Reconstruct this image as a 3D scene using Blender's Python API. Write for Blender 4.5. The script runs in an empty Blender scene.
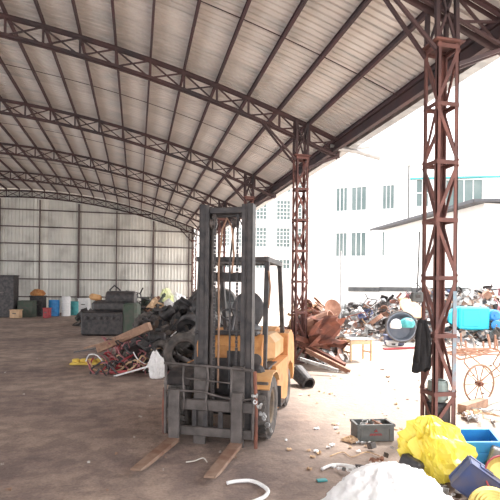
import bpy, math, random
from mathutils import Vector, Matrix, Euler, noise
# ------------------------------------------------------------ camera, sky, sun, exposure
S = bpy.context.scene
TH = math.radians(12.8)          # camera turned this far to the right of the shed's long axis
ROLL = 0.011
F = 500.0; CAMZ = 1.75; SHY = 37
FW = Vector((math.sin(TH), math.cos(TH), 0)); RT = Vector((math.cos(TH), -math.sin(TH), 0)); UP = Vector((0, 0, 1))
cr = RT*math.cos(ROLL) + UP*math.sin(ROLL); cu = -RT*math.sin(ROLL) + UP*math.cos(ROLL)
cd = bpy.data.cameras.new('camera'); cam = bpy.data.objects.new('camera', cd); S.collection.objects.link(cam)
m = Matrix((cr, cu, -FW)).transposed().to_4x4(); m.translation = Vector((0, 0, CAMZ)); cam.matrix_world = m
cd.sensor_width = 36; cd.lens = 36; cd.shift_y = SHY/500; cd.clip_end = 500; cd.clip_start = 0.05
S.camera = cam
w = bpy.data.worlds.new('world'); S.world = w; w.use_nodes = True
bgn = w.node_tree.nodes['Background']; bgn.inputs[0].default_value = (0.97, 0.985, 1.0, 1); bgn.inputs[1].default_value = 1.0
sl = bpy.data.lights.new('sun', 'SUN'); sl.energy = 2.6; sl.angle = math.radians(12); sl.color = (1, .95, .9)
so = bpy.data.objects.new('sun', sl); S.collection.objects.link(so)
so.rotation_euler = Vector((-0.55, -0.40, -0.95)).to_track_quat('-Z', 'Y').to_euler(); so.location = (20, 0, 30)
S.view_settings.view_transform = 'Standard'; S.view_settings.look = 'None'; S.view_settings.gamma = 1
S.view_settings.use_curve_mapping = False
S.view_settings.exposure = 1.9
if hasattr(S, 'cycles'): S.cycles.max_bounces = 10; S.cycles.diffuse_bounces = 6

def cw(x, d, z=0.0):             # camera-frame ground coordinates (metres right, metres ahead) to world
    v = RT*x + FW*d; return Vector((v.x, v.y, z))
def at(px, py, z=0.0):           # world point at height z seen at a pixel of the photograph
    a = (px-250)/F; b = (250+0 - py)/F + SHY/500.0
    r = FW + cr*a + cu*b
    t = (z-CAMZ)/r.z; p = r*t; return Vector((p.x, p.y, z))
def atd(px, py, d):              # world point at depth d
    a = (px-250)/F; b = (250 - py)/F + SHY/500.0
    r = (FW + cr*a + cu*b)*d; return Vector((r.x, r.y, r.z+CAMZ))
R = random.Random(7)
# ------------------------------------------------------------ materials
MATS = {}
def mat(name, c1, c2=None, rough=.8, metal=0.0, scale=6.0, bump=.2, rnd=.0, c3=None, lo=.35, hi=.65, bscale=None):
    if name in MATS: return MATS[name]
    M_ = bpy.data.materials.new(name); M_.use_nodes = True; nt = M_.node_tree; N = nt.nodes; L = nt.links
    b = N['Principled BSDF']; b.inputs['Roughness'].default_value = rough; b.inputs['Metallic'].default_value = metal
    tc = N.new('ShaderNodeTexCoord'); nz = N.new('ShaderNodeTexNoise'); nz.inputs['Scale'].default_value = scale; nz.inputs['Detail'].default_value = 6
    L.new(tc.outputs['Object'], nz.inputs['Vector'])
    cr_ = N.new('ShaderNodeValToRGB'); cr_.color_ramp.elements[0].position = lo; cr_.color_ramp.elements[1].position = hi
    c2 = c2 or tuple(x*.75 for x in c1)
    cr_.color_ramp.elements[0].color = (*c1, 1); cr_.color_ramp.elements[1].color = (*c2, 1)
    if c3:
        e = cr_.color_ramp.elements.new((lo+hi)/2); e.color = (*c3, 1)
    L.new(nz.outputs[0], cr_.inputs[0]); out = cr_.outputs[0]
    if rnd:
        oi = N.new('ShaderNodeObjectInfo'); mr = N.new('ShaderNodeMapRange'); mr.inputs[3].default_value = 1-rnd; mr.inputs[4].default_value = 1+rnd
        L.new(oi.outputs['Random'], mr.inputs[0]); hs = N.new('ShaderNodeHueSaturation'); L.new(mr.outputs[0], hs.inputs['Value']); L.new(out, hs.inputs['Color']); out = hs.outputs[0]
    L.new(out, b.inputs['Base Color'])
    if bump:
        n2 = N.new('ShaderNodeTexNoise'); n2.inputs['Scale'].default_value = bscale or scale*5; n2.inputs['Detail'].default_value = 5; L.new(tc.outputs['Object'], n2.inputs['Vector'])
        bp = N.new('ShaderNodeBump'); bp.inputs['Strength'].default_value = bump; bp.inputs['Distance'].default_value = .02
        L.new(n2.outputs[0], bp.inputs['Height']); L.new(bp.outputs[0], b.inputs['Normal'])
    MATS[name] = M_; return M_
rust = mat('rusted_steel', (.30, .115, .075), (.13, .065, .055), .85, .1, 5, .3, .15)
rust_dk = mat('dark_truss_steel', (.055, .046, .052), (.10, .055, .056), .75, .2, 1.2, .2)
rust_col = mat('column_red_oxide', (.215, .095, .08), (.10, .05, .048), .8, .1, 3.5, .2)
purl = mat('purlin_steel', (.075, .055, .06), (.10, .05, .055), .75, .2, .8, .1)
roofm = mat('roof_sheet_metal', (.68, .65, .63), (.56, .55, .54), .6, .1, .9, .08, .05, c3=(.68, .63, .60))
wallm = mat('wall_sheet_metal', (.78, .76, .71), (.52, .50, .47), .6, .1, .8, .1, .12, c3=(.72, .71, .67), lo=.3, hi=.7)
girtm = mat('wall_framing_steel', (.16, .125, .12), (.10, .07, .07), .75, .2, .8, .1)
galv = mat('galvanised_steel', (.5, .5, .5), (.36, .36, .37), .45, .6, 6, .1)
steel_dk = mat('dark_worn_steel', (.04, .038, .042), (.085, .075, .074), .55, .4, 9, .2)
steel_md = mat('grey_worn_steel', (.16, .14, .135), (.085, .075, .072), .55, .5, 8, .2)
steel_lt = mat('bright_scrap_metal', (.50, .50, .50), (.24, .23, .22), .5, .3, 4, .2, .3)
fork_top = mat('worn_fork_steel', (.36, .25, .19), (.24, .13, .09), .6, .3, 7, .15)
orange = mat('faded_orange_paint', (.56, .235, .065), (.42, .16, .05), .55, 0, 4, .1, c3=(.62, .31, .12))
orange_pale = mat('sun_bleached_orange_paint', (.66, .40, .19), (.55, .28, .11), .5, 0, 5, .1)
black_paint = mat('dull_black_paint', (.03, .03, .033), (.08, .07, .07), .55, 0, 8, .1)
rubber = mat('dusty_rubber', (.06, .056, .055), (.15, .13, .12), .9, 0, 9, .3)
blackplas = mat('black_plastic', (.035, .035, .04), (.075, .07, .075), .5, 0, 10, .2)
white_b = mat('white_woven_plastic', (.88, .88, .88), (.80, .79, .80), .7, 0, 12, .2)
yellow_b = mat('yellow_plastic_film', (.86, .72, .10), (.80, .62, .07), .38, 0, 5, .1)
blue = mat('blue_plastic', (.03, .27, .62), (.03, .18, .46), .45, 0, 5, .1)
navy = mat('navy_painted_metal', (.045, .075, .20), (.09, .09, .14), .5, 0, 6, .15)
cyan = mat('cyan_painted_metal', (.03, .62, .80), (.03, .52, .70), .5, 0, 5, .1)
teal = mat('teal_plastic', (.07, .38, .40), (.05, .28, .30), .5, 0, 5, .1)
grnm = mat('green_painted_metal', (.055, .085, .06), (.09, .09, .075), .7, 0, 6, .1)
redm = mat('red_plastic', (.42, .05, .055), (.28, .035, .045), .5, 0, 6, .1)
pinkm = mat('faded_pink_cable_sheath', (.46, .18, .19), (.28, .10, .11), .6, 0, 8, .1)
tan = mat('tan_board', (.66, .45, .28), (.5, .34, .22), .85, 0, 6, .2)
wood = mat('weathered_wood', (.42, .26, .18), (.28, .17, .12), .9, 0, 10, .3)
brass = mat('yellow_brass', (.62, .50, .16), (.45, .34, .10), .4, .6, 8, .1)
gdark = mat('charcoal_case', (.09, .10, .10), (.15, .15, .15), .6, 0, 9, .15)
plaster = mat('white_plaster', (.86, .86, .85), (.78, .78, .78), .9, 0, .8, .05)
pinkpl = mat('pale_pink_plaster', (.84, .78, .76), (.80, .74, .72), .9, 0, .8, .05)
glass = mat('window_glass', (.08, .12, .12), (.14, .18, .18), .25, 0, .5, 0)
frame_w = mat('white_window_frame', (.8, .8, .8), None, .6, 0, 3, 0)
slate = mat('grey_roof_edge', (.10, .10, .11), (.07, .07, .08), .8, 0, 2, .1)
capm = mat('dark_wall_coping', (.05, .055, .06), (.12, .12, .12), .8, 0, 2, .1)
conc = mat('pale_concrete', (.6, .57, .53), (.5, .47, .43), .9, 0, 3, .2)
cloth = mat('black_cloth', (.012, .011, .013), (.022, .02, .022), .95, 0, 20, .2)
def debris_mat(name, cols_):
    d = bpy.data.materials.new(name); d.use_nodes = True; nt = d.node_tree; N = nt.nodes; L = nt.links; b = N['Principled BSDF']; b.inputs['Roughness'].default_value = .8
    tc = N.new('ShaderNodeTexCoord'); nz = N.new('ShaderNodeTexNoise'); nz.inputs['Scale'].default_value = 4; L.new(tc.outputs['Object'], nz.inputs['Vector'])
    mx = N.new('ShaderNodeMixRGB'); mx.inputs[0].default_value = .12; L.new(tc.outputs['Object'], mx.inputs[1]); L.new(nz.outputs['Color'], mx.inputs[2])
    v = N.new('ShaderNodeTexVoronoi'); v.inputs['Scale'].default_value = 8; L.new(mx.outputs[0], v.inputs['Vector'])
    sp = N.new('ShaderNodeSeparateXYZ'); L.new(v.outputs['Color'], sp.inputs[0]); cr_ = N.new('ShaderNodeValToRGB'); cr_.color_ramp.interpolation = 'CONSTANT'; e = cr_.color_ramp.elements
    for k, c in enumerate(cols_):
        q = e[k] if k < 2 else e.new(k/len(cols_)); q.position = k/len(cols_); q.color = (*c, 1)
    L.new(sp.outputs[0], cr_.inputs[0]); L.new(cr_.outputs[0], b.inputs['Base Color'])
    bp = N.new('ShaderNodeBump'); bp.inputs['Strength'].default_value = .8; bp.inputs['Distance'].default_value = .06; L.new(v.outputs['Distance'], bp.inputs['Height']); L.new(bp.outputs[0], b.inputs['Normal']); return d
debris_dk = debris_mat('dark_debris', [(.03,.028,.028),(.07,.06,.055),(.02,.02,.022),(.12,.10,.09),(.05,.045,.045),(.09,.06,.045)])
debris_lt = debris_mat('pale_debris', [(.35,.32,.30),(.07,.055,.05),(.50,.48,.46),(.20,.12,.085),(.04,.04,.045),(.42,.33,.27),(.16,.15,.16),(.26,.14,.11),(.55,.54,.53),(.10,.07,.06)])
brownpl = mat('brown_rust_sheet', (.42, .24, .17), (.26, .13, .09), .8, .1, 5, .3, .15)
# ground: trodden earth with oil stains, damp patches and daylight painted in towards the yard
def ground_mat():
    g = bpy.data.materials.new('trodden_earth'); g.use_nodes = True; nt = g.node_tree; N = nt.nodes; L = nt.links; b = N['Principled BSDF']
    tc = N.new('ShaderNodeTexCoord')
    def nz(s, d=8, r=.6):
        n = N.new('ShaderNodeTexNoise'); n.inputs['Scale'].default_value = s; n.inputs['Detail'].default_value = d; n.inputs['Roughness'].default_value = r
        L.new(tc.outputs['Object'], n.inputs['Vector']); return n
    a = nz(.42); r1 = N.new('ShaderNodeValToRGB'); e = r1.color_ramp.elements
    e[0].position = .36; e[0].color = (.235, .175, .16, 1); e[1].position = .62; e[1].color = (.43, .33, .27, 1); L.new(a.outputs[0], r1.inputs[0])
    c = nz(3.2); r2 = N.new('ShaderNodeValToRGB'); e = r2.color_ramp.elements
    e[0].position = .42; e[0].color = (.66, .64, .66, 1); e[1].position = .60; e[1].color = (1.08, 1.06, 1.03, 1); L.new(c.outputs[0], r2.inputs[0])
    mx = N.new('ShaderNodeMixRGB'); mx.blend_type = 'MULTIPLY'; mx.inputs[0].default_value = .9; L.new(r1.outputs[0], mx.inputs[1]); L.new(r2.outputs[0], mx.inputs[2])
    f = nz(38, 4); r3 = N.new('ShaderNodeValToRGB'); e = r3.color_ramp.elements
    e[0].position = .35; e[0].color = (.75, .75, .75, 1); e[1].position = .6; e[1].color = (1.1, 1.1, 1.1, 1); L.new(f.outputs[0], r3.inputs[0])
    m2 = N.new('ShaderNodeMixRGB'); m2.blend_type = 'MULTIPLY'; m2.inputs[0].default_value = .7; L.new(mx.outputs[0], m2.inputs[1]); L.new(r3.outputs[0], m2.inputs[2])
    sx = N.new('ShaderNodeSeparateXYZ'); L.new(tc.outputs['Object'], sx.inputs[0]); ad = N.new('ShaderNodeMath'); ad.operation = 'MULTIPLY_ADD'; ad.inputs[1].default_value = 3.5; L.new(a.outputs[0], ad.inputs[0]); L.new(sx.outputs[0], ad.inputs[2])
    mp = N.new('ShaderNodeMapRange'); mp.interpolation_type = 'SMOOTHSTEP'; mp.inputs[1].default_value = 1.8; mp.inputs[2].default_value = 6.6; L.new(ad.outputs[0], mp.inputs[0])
    m4 = N.new('ShaderNodeMixRGB'); m4.inputs[2].default_value = (.35, .28, .23, 1); L.new(mp.outputs[0], m4.inputs[0]); L.new(m2.outputs[0], m4.inputs[1]); m2 = m4  # paler tone on the yard side: daylight under the eave put into the colour
    L.new(m2.outputs[0], b.inputs['Base Color']); b.inputs['Roughness'].default_value = .85
    s = nz(9, 8); bp = N.new('ShaderNodeBump'); bp.inputs['Strength'].default_value = .55; bp.inputs['Distance'].default_value = .04
    L.new(s.outputs[0], bp.inputs['Height']); L.new(bp.outputs[0], b.inputs['Normal']); return g
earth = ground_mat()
yard_m = mat('pale_yard_dust', (.66, .58, .50), (.50, .42, .35), .9, 0, .7, .4, bscale=9)
# ------------------------------------------------------------ mesh helper
class MB:
    def __init__(s): s.v = []; s.f = []
    def add(s, vs, fs, mx=None):
        o = len(s.v)
        s.v += [tuple(mx @ Vector(p)) if mx else tuple(p) for p in vs]; s.f += [tuple(i+o for i in q) for q in fs]; return s
    def box(s, c, d, rot=None, bev=0.0):
        x, y, z = (k/2 for k in d)
        mx = Matrix.Translation(c) @ (Euler(rot).to_matrix().to_4x4() if rot else Matrix())
        if bev <= 0:
            vs = [(i*x, j*y, k*z) for i in (-1, 1) for j in (-1, 1) for k in (-1, 1)]
            return s.add(vs, [(0,1,3,2),(4,6,7,5),(0,4,5,1),(2,3,7,6),(0,2,6,4),(1,5,7,3)], mx)
        b = min(bev, x*.9, y*.9, z*.9)          # chamfer on the vertical edges and the top and bottom rims
        vs = []; fs = []
        for (zz, ins) in ((-z, b), (-z+b, 0), (z-b, 0), (z, b)):
            X = x-ins; Y = y-ins; q = b if ins == 0 else b*.6
            vs += [(X-q,-Y,zz),(X,-Y+q,zz),(X,Y-q,zz),(X-q,Y,zz),(-X+q,Y,zz),(-X,Y-q,zz),(-X,-Y+q,zz),(-X+q,-Y,zz)]
        for k in range(3):
            for i in range(8): fs.append((k*8+i, k*8+(i+1)%8, k*8+8+(i+1)%8, k*8+8+i))
        fs.append(tuple(range(7, -1, -1))); fs.append(tuple(range(24, 32)))
        return s.add(vs, fs, mx)
    def bar(s, a, b, w, h=None, up=(0, 0, 1)):
        a = Vector(a); b = Vector(b); h = h or w; d = (b-a); 
        if d.length < 1e-6: return s
        d.normalize(); u = Vector(up)
        if abs(d.dot(u)) > .98: u = Vector((1, 0, 0))
        x = d.cross(u).normalized(); y = x.cross(d)
        vs = [p + x*i*w/2 + y*j*h/2 for p in (a, b) for (i, j) in ((-1,-1),(1,-1),(1,1),(-1,1))]
        return s.add(vs, [(0,3,2,1),(4,5,6,7),(0,1,5,4),(1,2,6,5),(2,3,7,6),(3,0,4,7)])
    def angle(s, a, b, w, t=.012, up=(0, 0, 1), fx=1, fy=1):    # L-section
        a = Vector(a); b = Vector(b); d = (b-a).normalized(); u = Vector(up)
        if abs(d.dot(u)) > .98: u = Vector((0, 1, 0))
        x = d.cross(u).normalized()*fx; y = u.cross(x).cross(x).normalized() if False else x.cross(d).normalized()*fy*fx
        pr = [(0,0),(w,0),(w,t),(t,t),(t,w),(0,w)]
        vs = [p + x*i + y*j for p in (a, b) for (i, j) in pr]; n = 6
        return s.add(vs, [tuple(range(n)), tuple(range(2*n-1, n-1, -1))]+[(i, i+n, (i+1)%n+n, (i+1)%n) for i in range(n)])
    def tube(s, pts, r, n=6, closed=False, cap=True):
        pts = [Vector(p) for p in pts]; m_ = len(pts); o = len(s.v); prev = None
        rr = r if isinstance(r, (list, tuple)) else [r]*m_
        for i, p in enumerate(pts):
            if closed: t = pts[(i+1) % m_] - pts[i-1]
            else: t = pts[min(i+1, m_-1)] - pts[max(i-1, 0)]
            t.normalize()
            if prev is None: u = Vector((0,0,1)) if abs(t.z) < .9 else Vector((1,0,0)); x = t.cross(u).normalized()
            else: x = (prev - t*prev.dot(t)).normalized()
            prev = x; y = t.cross(x)
            for k in range(n): an = 2*math.pi*k/n; s.v.append(tuple(p + (x*math.cos(an)+y*math.sin(an))*rr[i]))
        e = m_ if closed else m_-1
        for i in range(e):
            for k in range(n):
                a = o+i*n+k; b = o+i*n+(k+1) % n; c = o+((i+1) % m_)*n+(k+1) % n; d = o+((i+1) % m_)*n+k; s.f.append((a, b, c, d))
        if cap and not closed: s.f.append(tuple(o+k for k in range(n-1, -1, -1))); s.f.append(tuple(o+(m_-1)*n+k for k in range(n)))
        return s
    def lathe(s, prof, n=16, c=(0,0,0), rot=None, a0=0):   # profile (r, z), z axis
        mx = Matrix.Translation(c) @ (Euler(rot).to_matrix().to_4x4() if rot else Matrix()); vs = []; fs = []
        for (r, z) in prof:
            for k in range(n): an = 2*math.pi*k/n+a0; vs.append((r*math.cos(an), r*math.sin(an), z))
        for i in range(len(prof)-1):
            for k in range(n): fs.append((i*n+k, i*n+(k+1) % n, (i+1)*n+(k+1) % n, (i+1)*n+k))
        return s.add(vs, fs, mx)
    def prism(s, poly, y0, y1, mx=None):       # polygon in XZ extruded in Y
        n = len(poly); vs = [(p[0], y0, p[1]) for p in poly]+[(p[0], y1, p[1]) for p in poly]
        return s.add(vs, [tuple(range(n)), tuple(range(2*n-1, n-1, -1))]+[(i, i+n, (i+1) % n+n, (i+1) % n) for i in range(n)], mx)
    def mesh(s, name, mt, smooth=False):
        me = bpy.data.meshes.new(name); me.from_pydata([tuple(v) for v in s.v], [], s.f)
        if mt: me.materials.append(mt)
        if smooth: me.polygons.foreach_set('use_smooth', [True]*len(me.polygons))
        me.update(); return me
    def build(s, name, mt, parent=None, smooth=False, **kw):
        o = bpy.data.objects.new(name, s.mesh(name, mt, smooth)); S.collection.objects.link(o)
        if parent: o.parent = parent
        for k, v in kw.items(): o[k] = v
        return o
def tag(o, label, cat, group=None, kind=None):
    o['label'] = label; o['category'] = cat
    if group: o['group'] = group
    if kind: o['kind'] = kind
    return o
def empty(name, loc=(0,0,0), rz=0, rot=None):
    o = bpy.data.objects.new(name, None); S.collection.objects.link(o); o.location = loc
    o.rotation_euler = rot if rot else (0, 0, rz); o.empty_display_size = .2; return o
def inst(name, me, parent=None, loc=(0,0,0), rot=(0,0,0), sc=(1,1,1)):
    o = bpy.data.objects.new(name, me); S.collection.objects.link(o); o.location = loc; o.rotation_euler = rot; o.scale = sc
    if parent: o.parent = parent
    return o
def copy_tree(o, parent=None):
    c = o.copy(); S.collection.objects.link(c)
    if parent: c.parent = parent
    for ch in list(o.children): copy_tree(ch, c)
    return c
# ------------------------------------------------------------ the setting
U0 = 3.72; A0 = 5.62; BAY = 5.54; UC = -6.68; UE = 4.66; HS = UE-UC; KA = .01785; TOPZ = 7.55
EZ = TOPZ-KA*(U0-UC)**2; EE = TOPZ-KA*HS**2; RISE = TOPZ-EE
ABACK = A0+5*BAY
def arc(u): return TOPZ-KA*(u-UC)**2
# floor with gentle unevenness
def grid(x0, x1, y0, y1, nx, ny, fz):
    g = MB()
    for j in range(ny+1):
        for i in range(nx+1):
            x = x0+(x1-x0)*i/nx; y = y0+(y1-y0)*j/ny; g.v.append((x, y, fz(x, y)))
    for j in range(ny):
        for i in range(nx): a = j*(nx+1)+i; g.f.append((a, a+1, a+nx+2, a+nx+1))
    return g
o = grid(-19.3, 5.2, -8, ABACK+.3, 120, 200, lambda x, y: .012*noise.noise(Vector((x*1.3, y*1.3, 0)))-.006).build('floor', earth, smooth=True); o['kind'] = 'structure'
o = grid(5.2, 90, -40, 130, 60, 60, lambda x, y: -.006).build('ground_yard', yard_m); o['kind'] = 'structure'
o = grid(-19.3, 5.2, ABACK+.3, 130, 8, 30, lambda x, y: -.006).build('ground_behind', yard_m); o['kind'] = 'structure'
o = grid(-19.3, 5.2, -40, -8, 8, 10, lambda x, y: -.006).build('ground_front', yard_m); o['kind'] = 'structure'
# roof: corrugated sheets running over the arch
SW = .96
def sheet_profile(w, ribs, d=.028):
    p = []; pit = w/ribs
    for k in range(ribs):
        a = k*pit; p += [(a, 0), (a+pit*.68, 0), (a+pit*.73, d), (a+pit*.95, d)]
    p.append((w+.03, 0.0)); return p
ceil = empty('ceiling', (UC, 0, 0)); ceil['kind'] = 'structure'
g = MB(); pr = sheet_profile(SW, 6, .042); NS = 22; ov = .25
for i in range(NS+1):
    u = -HS-ov + (2*HS+2*ov)*i/NS; z = arc(UC+max(-HS-ov, min(HS+ov, u)))+.14
    for (y, dz) in pr: g.v.append((u, y, z+dz))
n = len(pr)
for i in range(NS):
    for k in range(n-1): a = i*n+k; g.f.append((a, a+n, a+n+1, a+1))
me = g.mesh('roof_sheet', roofm)
ys = -8.2; 
while ys < ABACK+.2: inst('roof_sheet', me, ceil, (0, ys, .0015*(int(ys*10) % 3))); ys += SW
# purlins: Z-section bars along the shed, each one a part
PU = []
u = UE
while u > UC-HS-.1: PU.append(u); u -= .735
for u in PU:
    z = arc(u)+.075; sl_ = -2*RISE*(u-UC)/HS**2
    g = MB(); g.box((0, (ABACK-8)/2, 0), (.022, ABACK+8, .12)); g.box((.012, (ABACK-8)/2, -.055), (.045, ABACK+8, .012)); g.box((-.012, (ABACK-8)/2, .055), (.045, ABACK+8, .012))
    inst('purlin', g.mesh('purlin', purl), ceil, (u-UC, 0, z), (0, -math.atan(sl_), 0))
# sag rods between purlins (thin)
g = MB()
for b_ in range(-1, 5):
    y = A0+BAY*(b_+.5)
    for i in range(len(PU)-1):
        g.bar((PU[i]-UC, y, arc(PU[i])+.05), (PU[i+1]-UC, y, arc(PU[i+1])+.05), .014)
g.build('sag_rod', rust_dk, ceil, kind='stuff')
# trusses
def truss(y, label, lattice_ext=False):
    t = empty('roof_truss', (UC, y, EZ-.6)); tag(t, label, 'truss', None)
    D = .37; z0 = -(EZ-.6)
    def P(u, bot): 
        dd = D if abs(u-UC) < HS-.1 else D
        return Vector((u-UC, 0, arc(u)+z0 - .02 - (dd if bot else 0)))
    us = [UE-.735*i for i in range(len(PU))]; NP = len(us)-1
    for bot, nm in ((0, 'top_chord'), (1, 'bottom_chord')):
        g = MB()
        for i in range(NP):
            a, b = P(us[i], bot), P(us[i+1], bot)
            for s_ in (-1, 1):
                off = Vector((0, s_*.045, 0)); g.bar(a+off, b+off, .012, .06); g.bar(a+off*1.5+Vector((0,0,.03 if not bot else -.03)), b+off*1.5+Vector((0,0,.03 if not bot else -.03)), .045, .012)
        g.build(nm, rust_dk, t)
    for i in range(NP+1):
        g = MB(); g.bar(P(us[i], 0), P(us[i], 1), .045, .045); g.build('web_post', rust_dk, t)
    for i in range(NP):
        g = MB(); g.bar(P(us[i], 0), P(us[i+1], 1), .03, .03); g.build('diagonal', rust_dk, t)
        g = MB(); g.bar(P(us[i], 1)+Vector((0,.035,0)), P(us[i+1], 0)+Vector((0,.035,0)), .03, .03); g.build('diagonal', rust_dk, t)
    return t
names = ['arched lattice roof truss overhead, ending at the nearest column', 'first full arched lattice truss across the roof, ending at the column right of the forklift',
         'second arched lattice truss from the front, ending behind the forklift mast', 'third arched lattice truss in depth, seen above the mast',
         'fourth arched lattice truss, one before the back wall', 'farthest arched lattice truss lying against the back wall']
for i in range(6): truss(A0+i*BAY - (.1 if i == 5 else 0), names[i])
# lattice columns
def column(u, y, label, m_=rust_col, H=4.80, s=.30, near=False):
    t = empty('lattice_column', (u, y, 0)); tag(t, label, 'column')
    h = s/2
    for sx in (-1, 1):
        for sy in (-1, 1):
            g = MB(); g.box((sx*(h-.006), sy*(h-.026), H/2), (.012, .052, H)); g.box((sx*(h-.026), sy*(h-.006), H/2), (.052, .012, H)); g.build('leg', m_, t)
    g = MB(); g.box((0, 0, .01), (s+.12, s+.12, .02)); g.build('base_plate', m_, t)
    g = MB(); g.box((0, 0, H+.01), (s+.1, s+.1, .025), bev=.003); g.build('cap_plate', m_, t)
    zs = [.05]+[.455+.716*i for i in range(7)]; n = 7
    for k in range(n+1):
        z = zs[k]; dz = zs[min(k+1, n)]-z
        g = MB()
        for (a, b) in (((-h,-h),(h,-h)), ((h,-h),(h,h)), ((h,h),(-h,h)), ((-h,h),(-h,-h))): g.bar((*a, z), (*b, z), .012, .05); g.bar((a[0]*.9, a[1]*.9, z+.02), (b[0]*.9, b[1]*.9, z+.02), .04, .01)
        g.build('tie', m_, t)
        if k < n:
            corners = [(-h,-h),(h,-h),(h,h),(-h,h)]
            for q in range(4):
                a = corners[q]; b = corners[(q+1) % 4]
                if (k+q) % 2: a, b = b, a
                g = MB(); g.bar((a[0]*.97, a[1]*.97, z+.02), (b[0]*.97, b[1]*.97, z+dz-.02), .045, .012, up=(a[0]+b[0], a[1]+b[1], 0)); g.build('diagonal', m_, t)
    # knee pieces joining the column to the truss
    g = MB()
    for sy in (-1, 1):
        g.bar((-h, sy*h*.8, H-.1), (-.95, sy*.05, arc(u-.95)-.40), .04); g.bar((h*.9, sy*h*.8, H), (h*.9, sy*h*.6, EZ-.02), .05); g.bar((-h*.9, sy*h*.8, H), (-h*.9, sy*h*.6, EZ+.02), .05)
        g.bar((-h*.9, sy*h*.7, H), (h*.9, sy*h*.7, EZ-.05), .03); g.bar((h*.9, sy*h*.7, H), (-h*.9, sy*h*.7, EZ-.05), .03)
    g.build('knee_brace', rust_dk, t)
    g = MB()
    for sy in (-1, 1): g.bar((h, sy*h*.8, H-.25), (.9, sy*.05, arc(u+.9)-.40), .045)
    g.build('outer_brace', rust_dk, t)
    return t
cl = ['nearest rusty lattice column, at right with the black jacket on it', 'second rusty lattice column, right behind the forklift',
      'rusty lattice column hidden mostly behind the right mast rail', 'rusty lattice column seen between the forklift mast rails', 'thin far lattice column just left of the gap between mast rails', 'farthest lattice column at the right end of the back wall']
cols = [column(U0, A0+i*BAY, cl[i]) for i in range(6)]
# eave girder, gutter
t = empty('eave_girder', (UE-.12, 0, 5.06)); tag(t, 'long dark eave girder with purlin rail running over the columns', 'girder')
g = MB(); g.box((0, ABACK/2-3, .12), (.1, ABACK+6, .02)); g.box((0, ABACK/2-3, -.08), (.1, ABACK+6, .02)); g.box((0, ABACK/2-3, .02), (.014, ABACK+6, .2)); g.build('beam', rust_dk, t)
t = empty('roof_gutter', (UE+.28, 0, 5.12)); tag(t, 'pale grey sheet metal gutter along the roof edge above the columns', 'gutter')
L_ = ABACK+8
for i in range(7):
    y0 = -8+L_/7*i; g = MB(); pl = [(-.1, .10), (-.1, -.05), (.1, -.05), (.1, .08), (.095, .08), (.095, -.045), (-.095, -.045), (-.095, .10)]
    n = 8; vs = [(p[0], y0+.01, p[1]) for p in pl]+[(p[0], y0+L_/7, p[1]) for p in pl]
    g.add(vs, [tuple(range(n)), tuple(range(2*n-1, n-1, -1))]+[(k, k+n, (k+1) % n+n, (k+1) % n) for k in range(n)]); g.build('gutter_length', galv, t)
# gutter outlet pipes sticking out beyond the second column
t = tag(empty('drain_pipe', (UE-.1, A0+BAY-.25, 4.9)), 'pale broken drain pipes jutting from the eave at the second column', 'pipe')
g = MB(); g.tube([(0, 0, .1), (.5, -.05, .04), (1.0, -.1, -.08)], .06, 8); g.build('pipe', galv, t)
g = MB(); g.tube([(-.1, .25, .22), (.45, .2, .2), (.85, .16, .24)], .045, 8); g.build('pipe', galv, t)
# back wall
wb = empty('wall_back', (0, ABACK+.12, 0)); wb['kind'] = 'structure'
k = 0; u = -18.9
while u < U0-.02:
    w_ = min(.84, U0-u); g = MB(); pr = sheet_profile(w_, 4, .06); n = len(pr)
    for j in range(2):
        for (x, d) in pr:
            g.v.append((u+x, .0-d, 0 if j == 0 else arc(u+x)+.12))
    for q in range(n-1): g.f.append((q, q+1, q+n+1, q+n))
    g.build('wall_sheet', wallm, wb); u += .84; k += 1
for z in (1.0, 2.1, 3.2, 4.3, 5.35, 6.4):
    g = MB(); uu = min(U0-UC, math.sqrt(max(0, TOPZ-.1-z)/KA))
    g.box((UC, -.09, z), (2*uu-.2, .05, .07)); g.box((UC, -.12, z+.03), (2*uu-.2, .05, .01)); g.build('girt', girtm, wb)
for i in range(10):
    u = U0-.35-2.32*i; wd = .12 if i % 2 else .07; g = MB(); g.box((u, -.16, (arc(u)-.5)/2), (wd, .1, arc(u)-.5)); g.build('wall_post', girtm, wb)
# ------------------------------------------------------------ buildings outside
def window(parent, x, z, w_, h_, cols_, rows_, m_=frame_w, y=-.04):
    f = MB()
    for (cx, cz, dx, dz) in ((0, h_/2, w_, .08), (0, -h_/2, w_, .08), (-w_/2, 0, .08, h_), (w_/2, 0, .08, h_)): f.box((x+cx, y, z+cz), (dx, .14, dz))
    for i in range(1, cols_): f.box((x-w_/2+w_*i/cols_, y, z), (.06, .1, h_))
    for j in range(1, rows_): f.box((x, y, z-h_/2+h_*j/rows_), (w_, .1, .06))
    fo = f.build('window', m_, parent)
    MB().box((x, y+.02, z), (w_-.04, .03, h_-.04)).build('pane', glass, fo)
def bldg(name, pl, pr_, H, depthm, label, mt):
    d = pr_-pl; L = d.length; a = math.atan2(d.y, d.x)
    t = empty(name, pl, a); tag(t, label, 'building')
    MB().box((L/2, depthm/2, H/2), (L, depthm, H)).build('wall', mt, t)
    return t, L
t, L = bldg('apartment_building', cw(-6, 54), cw(6.6, 55), 17, 8, 'tall pale building with grids of small windows, behind the second column', pinkpl)
for z in (4.3, 7.2, 10.2, 13.2):
    for x in (1.0, 3.2, 5.0, 7.0, 9.6, 11.6):
        window(t, x, z, 1.5 if x > 6 else 1.0, 2.1 if z > 5 else 1.0, 4, 5 if z > 5 else 2)
for z in (5.6, 8.7, 11.7): MB().box((L/2, -.12, z), (L+.2, .3, .14)).build('floor_band', plaster, t)
MB().box((L/2, 4, 17.1), (L+.6, 8.6, .25)).build('roof', slate, t)
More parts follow.
